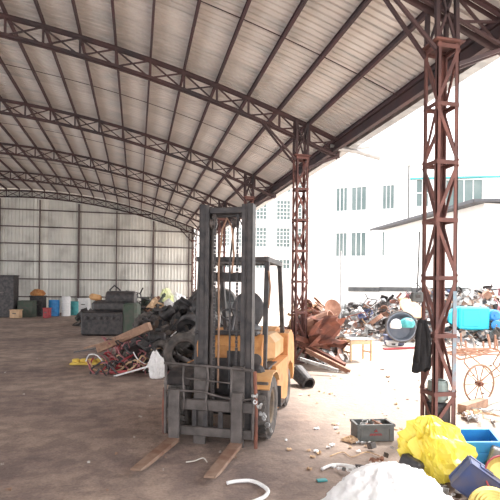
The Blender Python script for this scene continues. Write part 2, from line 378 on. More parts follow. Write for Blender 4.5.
t, L = bldg('white_building', cw(6.6, 45), cw(13.3, 42.4), 13.2, 8, 'blown-out white building with green tinted windows, left of nearest column', plaster)
for z in (5.6, 9.6):
    for x in (1.6, 3.1, 5.6):
        window(t, x, z, 1.0 if x != 3.1 else 1.3, 2.1, 3, 1)
MB().box((L/2, 4, 13.3), (L+.5, 8.5, .2)).build('roof', plaster, t)
t, L = bldg('rear_house', cw(13.4, 42.2), cw(26, 40), 12.2, 7, 'pale house with teal window strips above the lean-to, behind nearest column', plaster)
window(t, 1.0, 9.8, 1.0, 2.3, 2, 2, frame_w); window(t, 4.3, 9.6, 2.9, 2.5, 4, 1, frame_w); window(t, 9.2, 9.6, 2.0, 2.4, 3, 1, frame_w)
MB().box((L/2, -.15, 11.0), (L, .3, .12)).build('lintel_band', teal, t)
MB().box((L/2, 3.5, 12.3), (L+.4, 7.4, .2)).build('roof', plaster, t)
# lean-to with a sloping edge
pa = cw((382-250)/F*39, 39); pb = cw((487-250)/F*26, 26); d = pb-pa; L = d.length; a = math.atan2(d.y, d.x)
t = tag(empty('lean_to_shed', pa, a), 'long white lean-to with a thin grey roof edge, right of nearest column', 'building')
MB().box((L/2, 1.5, 3.15), (L-.6, 3, 6.3)).build('wall', plaster, t)
MB().box((L/2, 1.2, 6.45), (L+.3, 4.2, .14), rot=(math.radians(3), 0, 0)).build('roof', slate, t)
MB().box((L/2, -.95, 6.3), (L+.3, .06, .16)).build('fascia', slate, t)
# yard wall with dark coping
pa = cw(5.0, 25.5); pb = cw(19, 23.5); d = pb-pa; L = d.length; a = math.atan2(d.y, d.x)
o = empty('wall_yard', pa, a); o['kind'] = 'structure'
MB().box((L/2, .1, .8), (L, .2, 1.6)).build('masonry', plaster, o)
n = 9
for k in range(n): MB().box((L*(k+.5)/n, .1, 1.70+.02*(k % 2)), (L/n-.03, .34, .22)).build('coping_block', capm, o)
# tarpaulin heap behind the yard wall, pole
def blob(rx, ry, rz, seed, amp=.25, freq=1.3, nu=28, nv=16, ridge=True, flat=True):
    g = MB(); vs = []; 
    for j in range(nv+1):
        ph = math.pi*j/nv
        for i in range(nu):
            th = 2*math.pi*i/nu; p = Vector((math.cos(th)*math.sin(ph), math.sin(th)*math.sin(ph), math.cos(ph)))
            q = p*freq+Vector((seed*3.1, seed*1.7, seed)); a = noise.noise(q); b = 1-2*abs(noise.noise(q*2.1)) if ridge else noise.noise(q*2.1)
            c = 1-2*abs(noise.noise(q*4.7)); r = 1+amp*a+amp*.55*(b-.5)+amp*.22*(c-.5)
            v = Vector((p.x*rx*r, p.y*ry*r, p.z*rz*r))
            if flat: v.z = max(v.z, -rz*.55)
            vs.append(v)
    fs = []
    for j in range(nv):
        for i in range(nu): fs.append((j*nu+i, (j+1)*nu+i, (j+1)*nu+(i+1) % nu, j*nu+(i+1) % nu))
    return g.add(vs, fs)
tarpm = mat('pale_green_tarpaulin', (.66, .72, .69), (.5, .58, .55), .7, 0, 2, .2)
o = blob(1.2, .45, 2.2, 5, .3).build('tarpaulin', tarpm); o.location = cw(11.3, 26.0, 1.22); tag(o, 'pale green tarpaulin draped over goods beyond the yard wall', 'tarpaulin')
t = tag(empty('thin_pole', cw(3.3, 18.2, 0)), 'thin grey upright pole at the left end of the yard scrap heap', 'pole')
MB().tube([(0,0,0),(0,0,3.1)], .035, 8).build('shaft', galv, t); MB().box((0,0,.04), (.2,.2,.08)).build('foot', conc, t); MB().bar((-.9,0,1.95), (.5,0,2.0), .04).build('crossbar', galv, t)
# ------------------------------------------------------------ forklift
FD = RT*(-.225)+FW*(-.974); ang = math.atan2(FD.y, FD.x)
C = cw(-.30, 5.98, 0)
fk = tag(empty('forklift', C, ang), 'worn orange forklift with tall dark mast, standing in the middle of the floor', 'forklift')
# local: +x forward, +y to the right in the picture
rimm = mat('dirty_wheel_paint', (.14, .11, .09), (.26, .19, .12), .8, 0, 6, .1)
def wheel(x, y, r, wd, hubm, sgn):
    g = MB(); hw = wd/2
    g.lathe([(r*.55, -hw*.8), (r*.62, -hw), (r*.93, -hw), (r, -hw*.72), (r*1.0, 0), (r, hw*.72), (r*.93, hw), (r*.62, hw), (r*.55, hw*.8), (r*.55, -hw*.8)], 36)
    n = 26
    for k in range(n):
        an = 2*math.pi*k/n
        for s_ in (-1, 1):
            a2 = an+(s_*.06)
            g.box((math.cos(a2)*(r+.005), math.sin(a2)*(r+.005), s_*hw*.45), (.028, r*.14, hw*.72), rot=(s_*.25, 0, a2))
    t = empty('wheel', (x, y, r+.01), 0, (math.pi/2*(1 if sgn < 0 else -1), 0, 0)); t.parent = fk
    g.build('tyre', rubber, t)
    h = MB(); h.lathe([(0, hw*.25), (r*.16, hw*.28), (r*.16, hw*.6), (r*.2, hw*.62), (r*.24, hw*.2), (r*.46, hw*.15), (r*.5, hw*.75), (r*.57, hw*.85), (r*.57, -hw*.8), (0, -hw*.8)], 24)
    for k in range(6): an = k*math.pi/3; h.lathe([(.018, hw*.15), (.018, hw*.42), (0, hw*.42)], 6, (math.cos(an)*r*.34, math.sin(an)*r*.34, 0))
    h.build('rim', hubm, t)
wheel(0, .47, .355, .26, rimm, 1); wheel(0, -.47, .355, .26, rimm, -1)
wheel(-1.62, .43, .275, .2, rimm, 1); wheel(-1.62, -.43, .275, .2, rimm, -1)
# chassis
g = MB(); g.box((-.85, 0, .38), (1.5, .66, .34), bev=.03); g.box((0, 0, .36), (.3, .7, .2), bev=.02); g.build('chassis', steel_dk, fk)
# body side panels between wheels (image-side fairing)
for s_ in (-1, 1):
    g = MB(); g.prism([(-.42, .22), (-1.22, .22), (-1.34, .48), (-1.34, .78), (-.30, .78), (-.42, .60)], s_*.33, s_*.575); g.build('side_panel', orange, fk)
    # fender over front wheel
    g = MB(); pts = []
    for k in range(9): an = math.radians(38+ (k/8)*104); pts.append((math.cos(an)*.43, .37+math.sin(an)*.40))
    pts = [(max(-.45, min(.36, p[0])), min(.76, p[1])) for p in pts]
    for k in range(8):
        a, b = pts[k], pts[k+1]; g.bar((a[0], s_*.47, a[1]), (b[0], s_*.47, b[1]), .3, .018)
    g.build('fender', orange_pale if s_ > 0 else steel_dk, fk)
    g = MB(); g.box((-.55, s_*.56, .28), (.36, .14, .03)); g.box((-.39, s_*.56, .4), (.02, .14, .25)); g.build('step', steel_dk, fk)
# floor plate, cowl, dashboard
MB().box((-.38, 0, .77), (.6, 1.06, .03), bev=.008).build('floor_plate', steel_dk, fk)
g = MB(); g.prism([(.0, .90), (.02, 1.05), (-.10, 1.18), (-.24, 1.18), (-.2, .90)], -.34, .46); g.build('cowl', orange, fk)
g = MB(); g.prism([(-.02, .5), (.0, .90), (-.2, .90), (-.14, .5)], .26, .46); g.build('cowl_side', orange, fk)
g = MB(); g.prism([(-.02, .3), (-.01, .90), (-.2, .90), (-.14, .3)], -.36, .26); g.build('front_guard_plate', steel_dk, fk)
MB().box((-.13, .0, 1.19), (.2, .8, .05), bev=.02).build('dashboard', blackplas, fk)
MB().box((.012, .18, .92), (.02, .28, .14)).build('nameplate', steel_dk, fk)
# engine hood with seat
g = MB(); g.box((-1.0, .04, .93), (.86, .92, .38), bev=.09); g.build('engine_hood', orange_pale, fk)
# counterweight
g = MB(); prof = [(-1.36, .30), (-1.36, 1.12), (-1.72, 1.16), (-1.98, 1.06), (-2.10, .82), (-2.10, .42), (-1.98, .30), (-1.86, .58), (-1.62, .64), (-1.42, .56)]
g.prism(prof, -.36, .36)
prof2 = [(-1.36, .62), (-1.36, 1.09), (-1.70, 1.12), (-1.93, 1.02), (-2.03, .80), (-2.03, .44), (-1.93, .34), (-1.88, .58), (-1.62, .67)]
g.prism(prof2, .36, .56); g.prism(prof2, -.56, -.36); g.build('counterweight', orange, fk)
MB().box((-2.115, 0, .7), (.02, .5, .22)).build('rear_grille', steel_dk, fk)
# seat
st = empty('seat', (-.98, 0, 1.12)); st.parent = fk
blob(.24, .25, .09, 3, .05, ridge=False).build('cushion', blackplas, st, True).location = (0, 0, .05)
o = blob(.08, .24, .28, 4, .05, ridge=False, flat=False).build('backrest', blackplas, st, True); o.location = (-.24, 0, .3); o.rotation_euler = (0, -.15, 0)
# steering
g = MB(); g.tube([(-.2, 0, .8), (-.3, 0, 1.2), (-.42, 0, 1.36)], .03, 8); g.build('steering_column', blackplas, fk)
g = MB(); ax = Matrix.Translation((-.43, 0, 1.38)) @ Euler((0, -.55, 0)).to_matrix().to_4x4()
g.tube([ax @ Vector((math.cos(k*math.pi/10)*.17, math.sin(k*math.pi/10)*.17, 0)) for k in range(20)], .014, 6, closed=True)
for k in range(3): an = k*2.094; g.bar(ax @ Vector((0,0,0)), ax @ Vector((math.cos(an)*.17, math.sin(an)*.17, 0)), .02, .01)
g.build('steering_wheel', blackplas, fk)
for k in range(4):
    g = MB(); y = -.12-.07*k; g.tube([(-.17, y, 1.19), (-.22, y, 1.34), (-.26, y-.01, 1.40)], .008, 6); g.lathe([(0, -.03), (.02, -.02), (.023, 0), (.015, .02), (0, .025)], 8, (-.262, y-.01, 1.42)); g.build('lever', steel_lt, fk)
# overhead guard
GY = lambda q: .47 if q > 0 else -.38
for s_ in (-1, 1):
    g = MB(); g.bar((-.10, GY(s_), .78), (-.22, GY(s_), 2.06), .055, .06); g.build('front_post', black_paint, fk)
    g = MB(); g.bar((-1.42, GY(s_), 1.10), (-1.12, GY(s_), 2.04), .055, .07); g.build('rear_post', black_paint, fk)
    g = MB(); g.bar((-.14, GY(s_), 2.09), (-1.16, GY(s_), 2.07), .06, .06); g.build('roof_rail', black_paint, fk)
for x in (-.15, -1.15): g = MB(); g.box((x, .045, 2.085), (.07, .89, .06), bev=.01); g.build('roof_beam', black_paint, fk)
for k in range(6): g = MB(); g.box((-.65, -.33+.132*k, 2.09), (1.0, .035, .05)); g.build('roof_bar', black_paint, fk)
# strap and mirror details
g = MB(); g.tube([(-.16, .5, 1.95), (-.17, .52, 1.75), (-.15, .505, 1.5)], .012, 6); g.build('wiring', wood, fk)
lm = MB(); lm.lathe([(0, -.05), (.05, -.045), (.075, 0), (.075, .02), (0, .025)], 14, (.06, .40, .90), (0, math.pi/2, 0)); lm.build('headlamp', steel_md, fk)
g = MB(); g.tube([(-.03, .40, .95), (.05, .40, .90)], .015, 6); g.build('lamp_bracket', steel_dk, fk)
g = MB(); g.lathe([(0, -.06), (.085, -.05), (.095, .02), (.06, .05), (0, .06)], 14, (.07, .42, .76), (0, math.pi/2, 0)); g.build('horn', steel_dk, fk)
# mast
MY = .12; MX = .34; mast = empty('mast', (MX, MY, 0)); mast.parent = fk; mast.rotation_euler = (0, 0.0, 0)
for s_ in (-1, 1):
    y = s_*.30; g = MB(); H = 2.57; g.box((0, y, .1+H/2), (.15, .016, H)); g.box((.068, y-s_*.028, .1+H/2), (.014, .06, H)); g.box((-.068, y-s_*.028, .1+H/2), (.014, .06, H)); g.build('outer_rail', steel_dk, mast)
    y = s_*.235; g = MB(); g.box((.03, y, .12+H/2), (.13, .016, H-.06)); g.box((.088, y-s_*.022, .12+H/2), (.014, .05, H-.06)); g.box((-.03, y-s_*.022, .12+H/2), (.014, .05, H-.06)); g.build('inner_rail', steel_dk, mast)
    g = MB(); g.tube([(-.03, s_*.185, .15), (-.03, s_*.185, 1.5)], .033, 12); g.tube([(-.03, s_*.185, 1.5), (-.03, s_*.185, 2.62)], .02, 10); g.build('lift_cylinder', steel_md, mast)
    # leaf chains made of plates
    g = MB()
    for k in range(52): g.box((.05, s_*.13, .50+.04*k), (.012, .022 if k % 2 else .030, .036))
    g.build('lift_chain', steel_dk, mast)
    g = MB(); g.tube([(-.1, s_*.28, .62), (-.55, s_*.30, .7)], .035, 10); g.build('tilt_cylinder', steel_md, mast)
for z, hh, x, nm in ((2.58, .09, -.05, 'top_crossbar'), (1.86, .11, -.09, 'upper_crossbar'), (.42, .16, -.09, 'lower_crossbar'), (2.60, .07, .05, 'inner_crossbar')):
    g = MB(); g.box((x, 0, z), (.04, .60 if x < 0 else .46, hh), bev=.006); g.build(nm, steel_dk, mast)
for k, (y0, y1) in enumerate(((-.10, -.07), (.03, -.02))):
    g = MB(); g.tube([(-.02, y0, .6), (.0, y0+.01, 1.3), (-.0, y0, 2.0), (0, y0+.04, 2.4), (.02, y0+.10, 2.52), (.03, y0+.16, 2.42), (.03, y0+.185, 2.1), (.02, y0+.16, 1.9)], .012, 6, cap=True); g.build('hydraulic_hose', blackplas if k else wood, mast)
for y in (-.16, .1): MB().lathe([(.035, -.03), (.06, -.03), (.06, -.02), (.045, -.01), (.045, .01), (.06, .02), (.06, .03), (.035, .03)], 14, (.02, y, 2.46), (math.pi/2, 0, 0)).build('chain_pulley', steel_md, mast)
# carriage, side-shifted to the left of the picture
CX = .50; CY = .01; ca = empty('carriage', (CX, CY, 0)); ca.parent = fk
for z, h in ((.16, .10), (.45, .12)): g = MB(); g.box((.02, -.03, z), (.05, 1.0, h), bev=.008); g.build('carriage_bar', steel_md, ca)
for y in (-.22, .22): g = MB(); g.box((-.06, y+.06, .40), (.03, .14, .96), bev=.004); g.build('carriage_plate', steel_md, ca)
for y in (-.2, -.07, .1): g = MB(); g.box((.0, y, .30), (.03, .05, .24)); g.build('carriage_rib', steel_dk, ca)
# load backrest: bent thin tube grille
for k, y in enumerate((-.52, -.31, -.04, .23, .47)):
    g = MB(); e = .012*math.sin(k*2.1); z1 = .885-.03*k/5
    g.tube([(.06, y, .12 if k in (0, 4) else .40), (.065, y+e, .5), (.055, y-e, .75), (.06, y, z1)], .016 if k in (0, 4) else .012, 7); g.build('backrest_upright', steel_md, ca)
g = MB(); g.tube([(.06, -.54, .895), (.06, -.2, .885), (.05, .1, .875), (.06, .48, .855)], .016, 8); g.build('backrest_rail', steel_md, ca)
g = MB(); g.tube([(.07, -.53, .60), (.075, -.1, .605), (.06, .15, .55), (.08, .36, .54), (.07, .47, .56)], .012, 8); g.build('backrest_rail', steel_md, ca)
g = MB(); g.tube([(.07, -.27, .74), (.075, -.05, .73), (.06, .22, .71)], .009, 8); g.build('backrest_rail', steel_md, ca)
g = MB(); g.tube([(.02, -.55, .10), (.04, -.555, .3), (.05, -.54, .62)], .018, 8); g.build('side_guard', rust, ca)
g = MB(); g.tube([(.02, .50, .02), (.04, .505, .4), (.06, .49, .85)], .02, 8); g.build('side_guard', rust, ca)
for y in (-.41, .30):
    fo = empty('fork', (.08, y, 0)); fo.parent = ca
    MB().box((0, 0, .33), (.045, .125, .58), bev=.01).build('shank', steel_md, fo)
    g = MB(); prof = [(-.02, .045), (-.02, .09), (.04, .085), (.93, .068), (.95, .056), (.80, .042), (.04, .040)]
    pts = [(x, z) for x, z in prof]; n = len(pts); vs = []; 
    for s_ in (-1, 1):
        for (x, z) in pts: hw = .0625 if x < .75 else (.06 if x < .9 else .052); vs.append((x, s_*hw, z))
    g.add(vs, [tuple(range(n)), tuple(range(2*n-1, n-1, -1))]+[(i, i+n, (i+1) % n+n, (i+1) % n) for i in range(n)]); g.build('blade', fork_top, fo)
# side box with stakes (battery/valve bracket beside right mast rail) and its chain
g = MB(); g.box((.28, .50, .50), (.05, .20, .38), bev=.01); g.build('side_plate', steel_md, fk)
g = MB()
for k in range(14):
    a = k/13; p = Vector((.60-.25*a, .50+.13*a+.02*math.sin(k*2), .60-.42*a+.03*math.sin(k*1.7)))
    g.lathe([(.012, -.01), (.026, -.01), (.026, .01), (.012, .01), (.012, -.01)], 8, p, (k*1.3, k*.7, 0))
g.build('hanging_chain', galv, fk, kind='stuff')
# ------------------------------------------------------------ scrap
def crumple(w_, h_, amp, seed, n=7):
    g = MB()
    for j in range(n+1):
        for i in range(n+1):
            x = (i/n-.5)*w_; y = (j/n-.5)*h_; z = amp*noise.noise(Vector((x*3/w_+seed, y*3/h_, seed)))*2
            ex = .12*w_*noise.noise(Vector((seed, j*.9, i*.2))); g.v.append((x+ex, y+.1*h_*noise.noise(Vector((i*.9, seed, 0))), z))
    m0 = len(g.v); g.v += [(x, y, z-.012) for (x, y, z) in g.v]
    for j in range(n):
        for i in range(n):
            a = j*(n+1)+i; g.f.append((a, a+1, a+n+2, a+n+1)); g.f.append((a+m0, a+n+1+m0, a+n+2+m0, a+1+m0))
    return g
def k_sheet(s): return crumple(.7, .5, .16, s)
def k_bent(s):
    r = random.Random(s); g = MB(); pts = [Vector((-.4, 0, 0))]
    for i in range(5): pts.append(pts[-1]+Vector((.17, r.uniform(-.07, .07), r.uniform(-.06, .08))))
    for a, b in zip(pts, pts[1:]): g.bar(a, b, .07, .012)
    for a, b in zip(pts, pts[1:]): g.bar(a+Vector((0,.03,.03)), b+Vector((0,.03,.03)), .012, .07)
    return g
def k_pipe(s):
    r = random.Random(s); L = r.uniform(.3, .6); g = MB(); rr = r.uniform(.03, .06)
    g.lathe([(rr*.8, -L), (rr, -L), (rr, L), (rr*.8, L), (rr*.8, -L)], 10, (0,0,0), (0, math.pi/2, 0)); g.lathe([(rr, 0), (rr*1.5, 0), (rr*1.5, .03), (rr, .03)], 10, (L*.8,0,0), (0, math.pi/2, 0)); return g
def k_box(s):
    r = random.Random(s); g = MB(); a, b, c = r.uniform(.2, .45), r.uniform(.15, .3), r.uniform(.12, .3); t_ = .012
    g.box((0,0,-c/2), (a,b,t_)); g.box((a/2,0,0), (t_,b,c)); g.box((-a/2,0,0), (t_,b,c)); g.box((0,b/2,0), (a,t_,c)); g.box((0,-b/2,0), (a,t_,c))
    g.box((a*.2, 0, -c*.1), (a*.3, b*.5, c*.5), bev=.02); g.bar((-a/2, -b/2, c/2), (a/2, -b/2, c/2), .03); return g
def k_motor(s):
    g = MB(); g.lathe([(0, -.18), (.06, -.18), (.12, -.15), (.13, .12), (.11, .16), (.03, .17), (.025, .25), (0, .25)], 14, (0,0,0), (0, math.pi/2, 0))
    for k in range(8): g.lathe([(.128, -.12+.03*k), (.145, -.12+.03*k), (.145, -.11+.03*k), (.128, -.11+.03*k)], 14, (0,0,0), (0, math.pi/2, 0))
    g.box((0, 0, -.15), (.22, .2, .03)); g.box((0, 0, .16), (.12, .1, .06), bev=.01); return g
def k_drum(s):
    r = random.Random(s); g = MB(); rr = r.uniform(.14, .2); g.lathe([(0, -.2), (rr, -.2), (rr*1.04, -.19), (rr, -.17), (rr*.98, -.02), (rr*1.05, 0), (rr*.98, .02), (rr, .19), (rr*1.04, .2), (rr*.93, .2), (rr*.9, -.17), (0, -.17)], 16, (0,0,0), (r.uniform(-.3, .3), 0, 0)); return g
def k_rim(s):
    g = MB(); g.lathe([(.10, -.05), (.21, -.07), (.24, -.09), (.24, -.07), (.2, -.04), (.2, .04), (.24, .07), (.24, .09), (.21, .07), (.18, .0), (.10, -.02), (.10, -.05)], 20); return g
def k_tyre(s):
    g = MB(); g.lathe([(.19, -.07), (.23, -.10), (.30, -.10), (.335, -.06), (.335, .06), (.30, .10), (.23, .10), (.19, .07), (.21, .0), (.19, -.07)], 26)
    for k in range(30): an = k*math.pi/15; g.box((math.cos(an)*.335, math.sin(an)*.335, .03*(-1)**k), (.02, .04, .1), rot=(0, 0, an))
    return g
def k_gear(s):
    g = MB(); g.lathe([(.03, -.04), (.06, -.04), (.06, -.02), (.14, -.02), (.14, .02), (.06, .02), (.06, .04), (.03, .04), (.03, -.04)], 18)
    for k in range(14): an = k*2*math.pi/14; g.box((math.cos(an)*.15, math.sin(an)*.15, 0), (.04, .035, .04), rot=(0, 0, an))
    return g
def k_coil(s):
    r = random.Random(s); g = MB(); pts = []
    for k in range(60):
        an = k*.42; rr = .17+.04*noise.noise(Vector((k*.3, s, 0))); pts.append((rr*math.cos(an), rr*math.sin(an)*.85, .05*noise.noise(Vector((k*.2, 0, s)))+.0012*k))
    g.tube(pts, .011, 5); return g
def k_frame(s):
    g = MB(); a, b = .4, .28; q = [(-a,-b,0),(a,-b,0),(a*.9,b,.05),(-a,b,0)]
    for i in range(4): g.bar(q[i], q[(i+1) % 4], .03)
    g.bar((0,-b,0), (-.05,b,.02), .02); g.bar((-a, 0, 0), (a, 0, .03), .02)
    for i in (0, 1): g.bar(q[i], Vector(q[i])+Vector((0,0,.28)), .03)
    return g
def k_rods(s):
    r = random.Random(s); g = MB()
    for i in range(5): g.tube([(-.45+r.uniform(-.1,.1), .03*i, r.uniform(0,.05)), (0, .03*i+r.uniform(-.03,.03), r.uniform(0,.08)), (.45+r.uniform(-.1,.1), .03*i+r.uniform(-.08,.08), r.uniform(-.02,.1))], .01, 5)
    return g
def k_fan(s):
    g = MB(); g.lathe([(.0, .04), (.05, .04), (.06, .0), (.05, -.04), (0, -.04)], 12)
    for k in range(5):
        an = k*1.2566; mx = Matrix.Rotation(an, 4, 'Z'); g.add([(.05,-.03,.02),(.22,-.09,.03),(.24,.06,-.03),(.05,.03,-.02),(.05,-.03,.012),(.22,-.09,.022),(.24,.06,-.038),(.05,.03,-.028)], [(0,1,2,3),(7,6,5,4),(0,4,5,1),(1,5,6,2),(2,6,7,3)], mx)
    g.lathe([(.26, -.06), (.27, -.06), (.27, .06), (.26, .06), (.26, -.06)], 20); return g
KIN = dict(metal_sheet=(k_sheet, 'crumpled {c} metal sheet', 'sheet'), bent_angle_iron=(k_bent, 'bent {c} angle iron strip', 'strip'), pipe_piece=(k_pipe, 'short flanged {c} pipe', 'pipe'),
    appliance_case=(k_box, 'open {c} appliance casing', 'casing'), electric_motor=(k_motor, 'finned {c} electric motor', 'motor'), small_drum=(k_drum, 'small open {c} drum', 'drum'),
    wheel_rim=(k_rim, 'bare {c} wheel rim', 'rim'), tyre=(k_tyre, 'worn {c} tyre', 'tyre'), gear_wheel=(k_gear, 'toothed {c} gear wheel', 'gear'), wire_coil=(k_coil, 'loose coil of {c} wire', 'wire'),
    tubular_rack=(k_frame, 'broken {c} tubular rack', 'rack'), rod_bundle=(k_rods, 'thin bundle of {c} rods', 'rods'), fan_unit=(k_fan, 'round {c} fan with blades', 'fan'))
COL = dict(rusty=rust, brown=brownpl, grey=steel_md, silvery=steel_lt, black=black_paint, dark=steel_dk, white=white_b, tan=tan, blue=navy, red=redm, pink=pinkm, teal=teal, rubber=rubber, green=grnm)
CACHE = {}
def scrap(kind, col, loc, rot, sc, where):
    key = (kind, col, R.randint(0, 1))
    if key not in CACHE: CACHE[key] = KIN[kind][0](key[2]*7+len(kind)).mesh(kind, COL[col])
    o = inst(kind, CACHE[key], None, loc, rot, (sc, sc, sc))
    lab = KIN[kind][1].format(c=col)+' '+where
    tag(o, lab, KIN[kind][2], KIN[kind][1].format(c=col)+' pieces '+where); return o
def mound(name, cx, cd_, rx, rd, hz, mt, label, seed, amp=.35, n=84, rot=0):
    g = MB(); c = cw(cx, cd_)
    fn = {}
    def hf(a, b):
        r = math.sqrt(a*a+b*b); e = max(0, 1-r**1.7)
        q = Vector((a*rx*1.5+seed, b*rd*1.5, seed)); v = noise.noise(q)*.6+noise.noise(q*2.7)*.4
        return hz*e*(1+amp*v) + (.12*noise.noise(q*5)+.16*(noise.cell(q*3.3+Vector((.3*noise.noise(q*4), .3*noise.noise(q*3), 0)))-.5))*min(1, e*4)*min(1, hz) - (.03 if e <= 0 else 0)
    for j in range(n+1):
        for i in range(n+1):
            a = -1+2*i/n; b = -1+2*j/n; p = RT*(a*rx)+FW*(b*rd); z = hf(a, b); g.v.append((p.x, p.y, z))
    for j in range(n):
        for i in range(n): q = j*(n+1)+i; g.f.append((q, q+1, q+n+2, q+n+1))
    o = g.build(name, mt); o.location = c; tag(o, label, 'scrap', None, 'stuff')
    return lambda x, d: max(0, hf((x-cx)/rx, (d-cd_)/rd))
KEEP = [(331, 309, 8, 13.0), (411, 309, 13, 16.5), (401, 327, 17, 15.5), (470, 319, 22, 18.0), (357, 348, 14, 13.0)]   # spots kept clear in front of the large pieces lying on the heaps
def clear(p):
    d = p.dot(FW); v = p-Vector((0, 0, CAMZ)); px = 250+F*v.dot(cr)/d; py = 250-F*(v.dot(cu)/d-SHY/500)
    return all((px-k[0])**2+(py-k[1])**2 > k[2]**2 or d > k[3]+.8 for k in KEEP)
def fill(hf, cx, cd_, rx, rd, n, kinds, cols, where, smin=.6, smax=1.2, front=True):
    for i in range(n):
        for _ in range(20):
            a = R.uniform(-1, 1); b = R.uniform(-1, .55 if front else 1)
            if a*a+b*b < .98 and clear(cw(cx+a*rx, cd_+b*rd, hf(cx+a*rx, cd_+b*rd)+.1)): break
        x = cx+a*rx; d = cd_+b*rd; z = hf(x, d); sc = R.uniform(smin, smax); k = R.choice(kinds); c = R.choice(cols)
        if k == 'tyre': c = 'rubber'
        rot = (R.uniform(-.9, .9), R.uniform(-.9, .9), R.uniform(0, 6.28))
        hz_ = 'left' if a < -.33 else ('right' if a > .33 else 'middle'); vt = 'foot' if b < -.45 else ('face' if b < 0 else 'top')
        scrap(k, c, cw(x, d, z+.14*sc+.03), rot, sc, 'at the %s %s %s' % (hz_, vt, where))
allk = ['metal_sheet', 'metal_sheet', 'bent_angle_iron', 'bent_angle_iron', 'pipe_piece', 'appliance_case', 'electric_motor', 'small_drum', 'wheel_rim', 'gear_wheel', 'wire_coil', 'tubular_rack', 'rod_bundle', 'fan_unit']
# yard heap (outside, right)
hC = mound('scrap_mound', 8.6, 20.0, 6.4, 4.6, 1.5, debris_lt, 'pale bed of small crushed metal scrap piled against the yard wall', 3.0)
fill(hC, 8.6, 20.0, 6.3, 4.5, 430, allk, ['silvery', 'silvery', 'white', 'tan', 'brown', 'grey', 'rusty', 'dark', 'grey', 'blue', 'pink', 'silvery', 'silvery', 'dark'], 'of the bright yard heap', .6, 1.2)
# rusty heap behind the second column
hB = mound('scrap_mound', 1.60, 13.2, 1.0, 1.8, 1.15, debris_lt, 'brown bed of rusty offcuts around the foot of the second column', 9.0)
fill(hB, 1.60, 13.2, .95, 1.7, 110, ['metal_sheet', 'bent_angle_iron', 'bent_angle_iron', 'gear_wheel', 'rod_bundle', 'small_drum', 'electric_motor', 'appliance_case', 'pipe_piece', 'rod_bundle'], ['rusty', 'brown', 'brown', 'tan', 'silvery', 'rusty', 'tan'], 'of the rusty heap behind forklift', .4, .85)
# dark heap behind left of forklift
hA = mound('scrap_mound', -1.35, 12.1, 1.75, 2.0, 1.25, debris_dk, 'black bed of greasy engine scrap left of the forklift mast', 21.0)
fill(hA, -1.35, 12.1, 1.7, 1.9, 75, ['metal_sheet', 'bent_angle_iron', 'electric_motor', 'small_drum', 'appliance_case', 'pipe_piece', 'tyre', 'gear_wheel', 'wheel_rim'], ['black', 'dark', 'black', 'grey', 'black'], 'of the black heap behind mast', .7, 1.3)
# low dark stuff in front of the back wall
hD = mound('scrap_mound', -5.2, 22.5, 2.7, 2.0, .85, debris_dk, 'low dark bed of machine scrap behind the dark engine block', 31.0)
fill(hD, -5.2, 22.5, 2.6, 1.9, 45, ['bent_angle_iron', 'electric_motor', 'appliance_case', 'pipe_piece', 'tubular_rack', 'wheel_rim'], ['dark', 'black', 'green', 'grey', 'green', 'brown'], 'of the far low heap', .8, 1.4)
hE = mound('scrap_mound', -3.2, 21.0, 2.0, 1.6, .9, debris_dk, 'dark bed of scrap between the engine block and the forklift', 41.0)
fill(hE, -3.2, 21.0, 1.9, 1.5, 30, ['appliance_case', 'pipe_piece', 'metal_sheet', 'small_drum'], ['white', 'green', 'dark', 'black', 'tan', 'silvery'], 'of the low heap behind the mast', .8, 1.3)
# cable tangle
hF = mound('cable_bed', -2.25, 10.95, .85, .95, .5, debris_dk, 'dark bed of cable ends under the pink and red cables', 51.0)
W = 'in the tangle left of the forklift'
cc = [('pink', pinkm), ('red', redm), ('white', white_b), ('black', blackplas), ('tan', tan)]
for i in range(110):
    x = -2.25+R.uniform(-.7, .6); d = 10.8+R.uniform(-.85, .6); z = hF(x, d)+.09; nm, mt_ = cc[R.choice((0, 0, 0, 1, 2, 3, 3, 3, 4))]
    g = MB(); pts = []; a = R.uniform(0, 6.28); p = Vector((0, 0, 0)); cv = R.uniform(-.5, .5)
    for k in range(12):
        pts.append((p.x, p.y, .12*math.sin(k*.5+i)+.08*noise.noise(Vector((k*.4, i, 0))))); a += cv+R.uniform(-.25, .25); p = p+Vector((math.cos(a), math.sin(a), 0))*.065
    o = g.tube(pts, R.uniform(.010, .022), 6).build('cable_length', mt_); o.location = cw(x, d, z)
    tag(o, 'curled length of %s cable at the %s %s of the tangle left of the forklift' % (nm, 'left' if x < -2.6 else ('right' if x > -2.1 else 'middle'), 'front' if d < 10.6 else 'back'), 'cable', '%s cable lengths in the tangle' % nm)
# big red pipe hoop and white bag, plank
o = MB().tube([(math.cos(k*.35)*.38, math.sin(k*.35)*.30, .04+.04*math.sin(k*.5)) for k in range(17)], .028, 8).build('hose_loop', redm); o.location = at(130, 371, .03); tag(o, 'thick red hose loop at the front of the cable tangle', 'hose')
def beamobj(name, a, b, w_, h_, mt, label, cat, **k):
    c = (a+b)/2; o = MB().bar(a-c, b-c, w_, h_).build(name, mt); o.location = c; tag(o, label, cat, **k); return o
beamobj('wooden_beam', atd(98, 349, 11.0), atd(150, 326, 10.4), .10, .17, wood, 'long brown timber leaning across the cable tangle', 'beam')
for i, (x0, y0, x1, y1) in enumerate(((75, 352, 118, 345), (85, 348, 130, 336), (108, 378, 150, 366))):
    beamobj('plank', atd(x0, y0, 11.6-.9*i), atd(x1, y1, 11.0-.7*i), .08, .03, [blackplas, wood, white_b][i], ['dark batten lying left of the cable tangle', 'brown batten under the leaning timber', 'pale lath on the floor in front of the cable tangle'][i], 'plank')
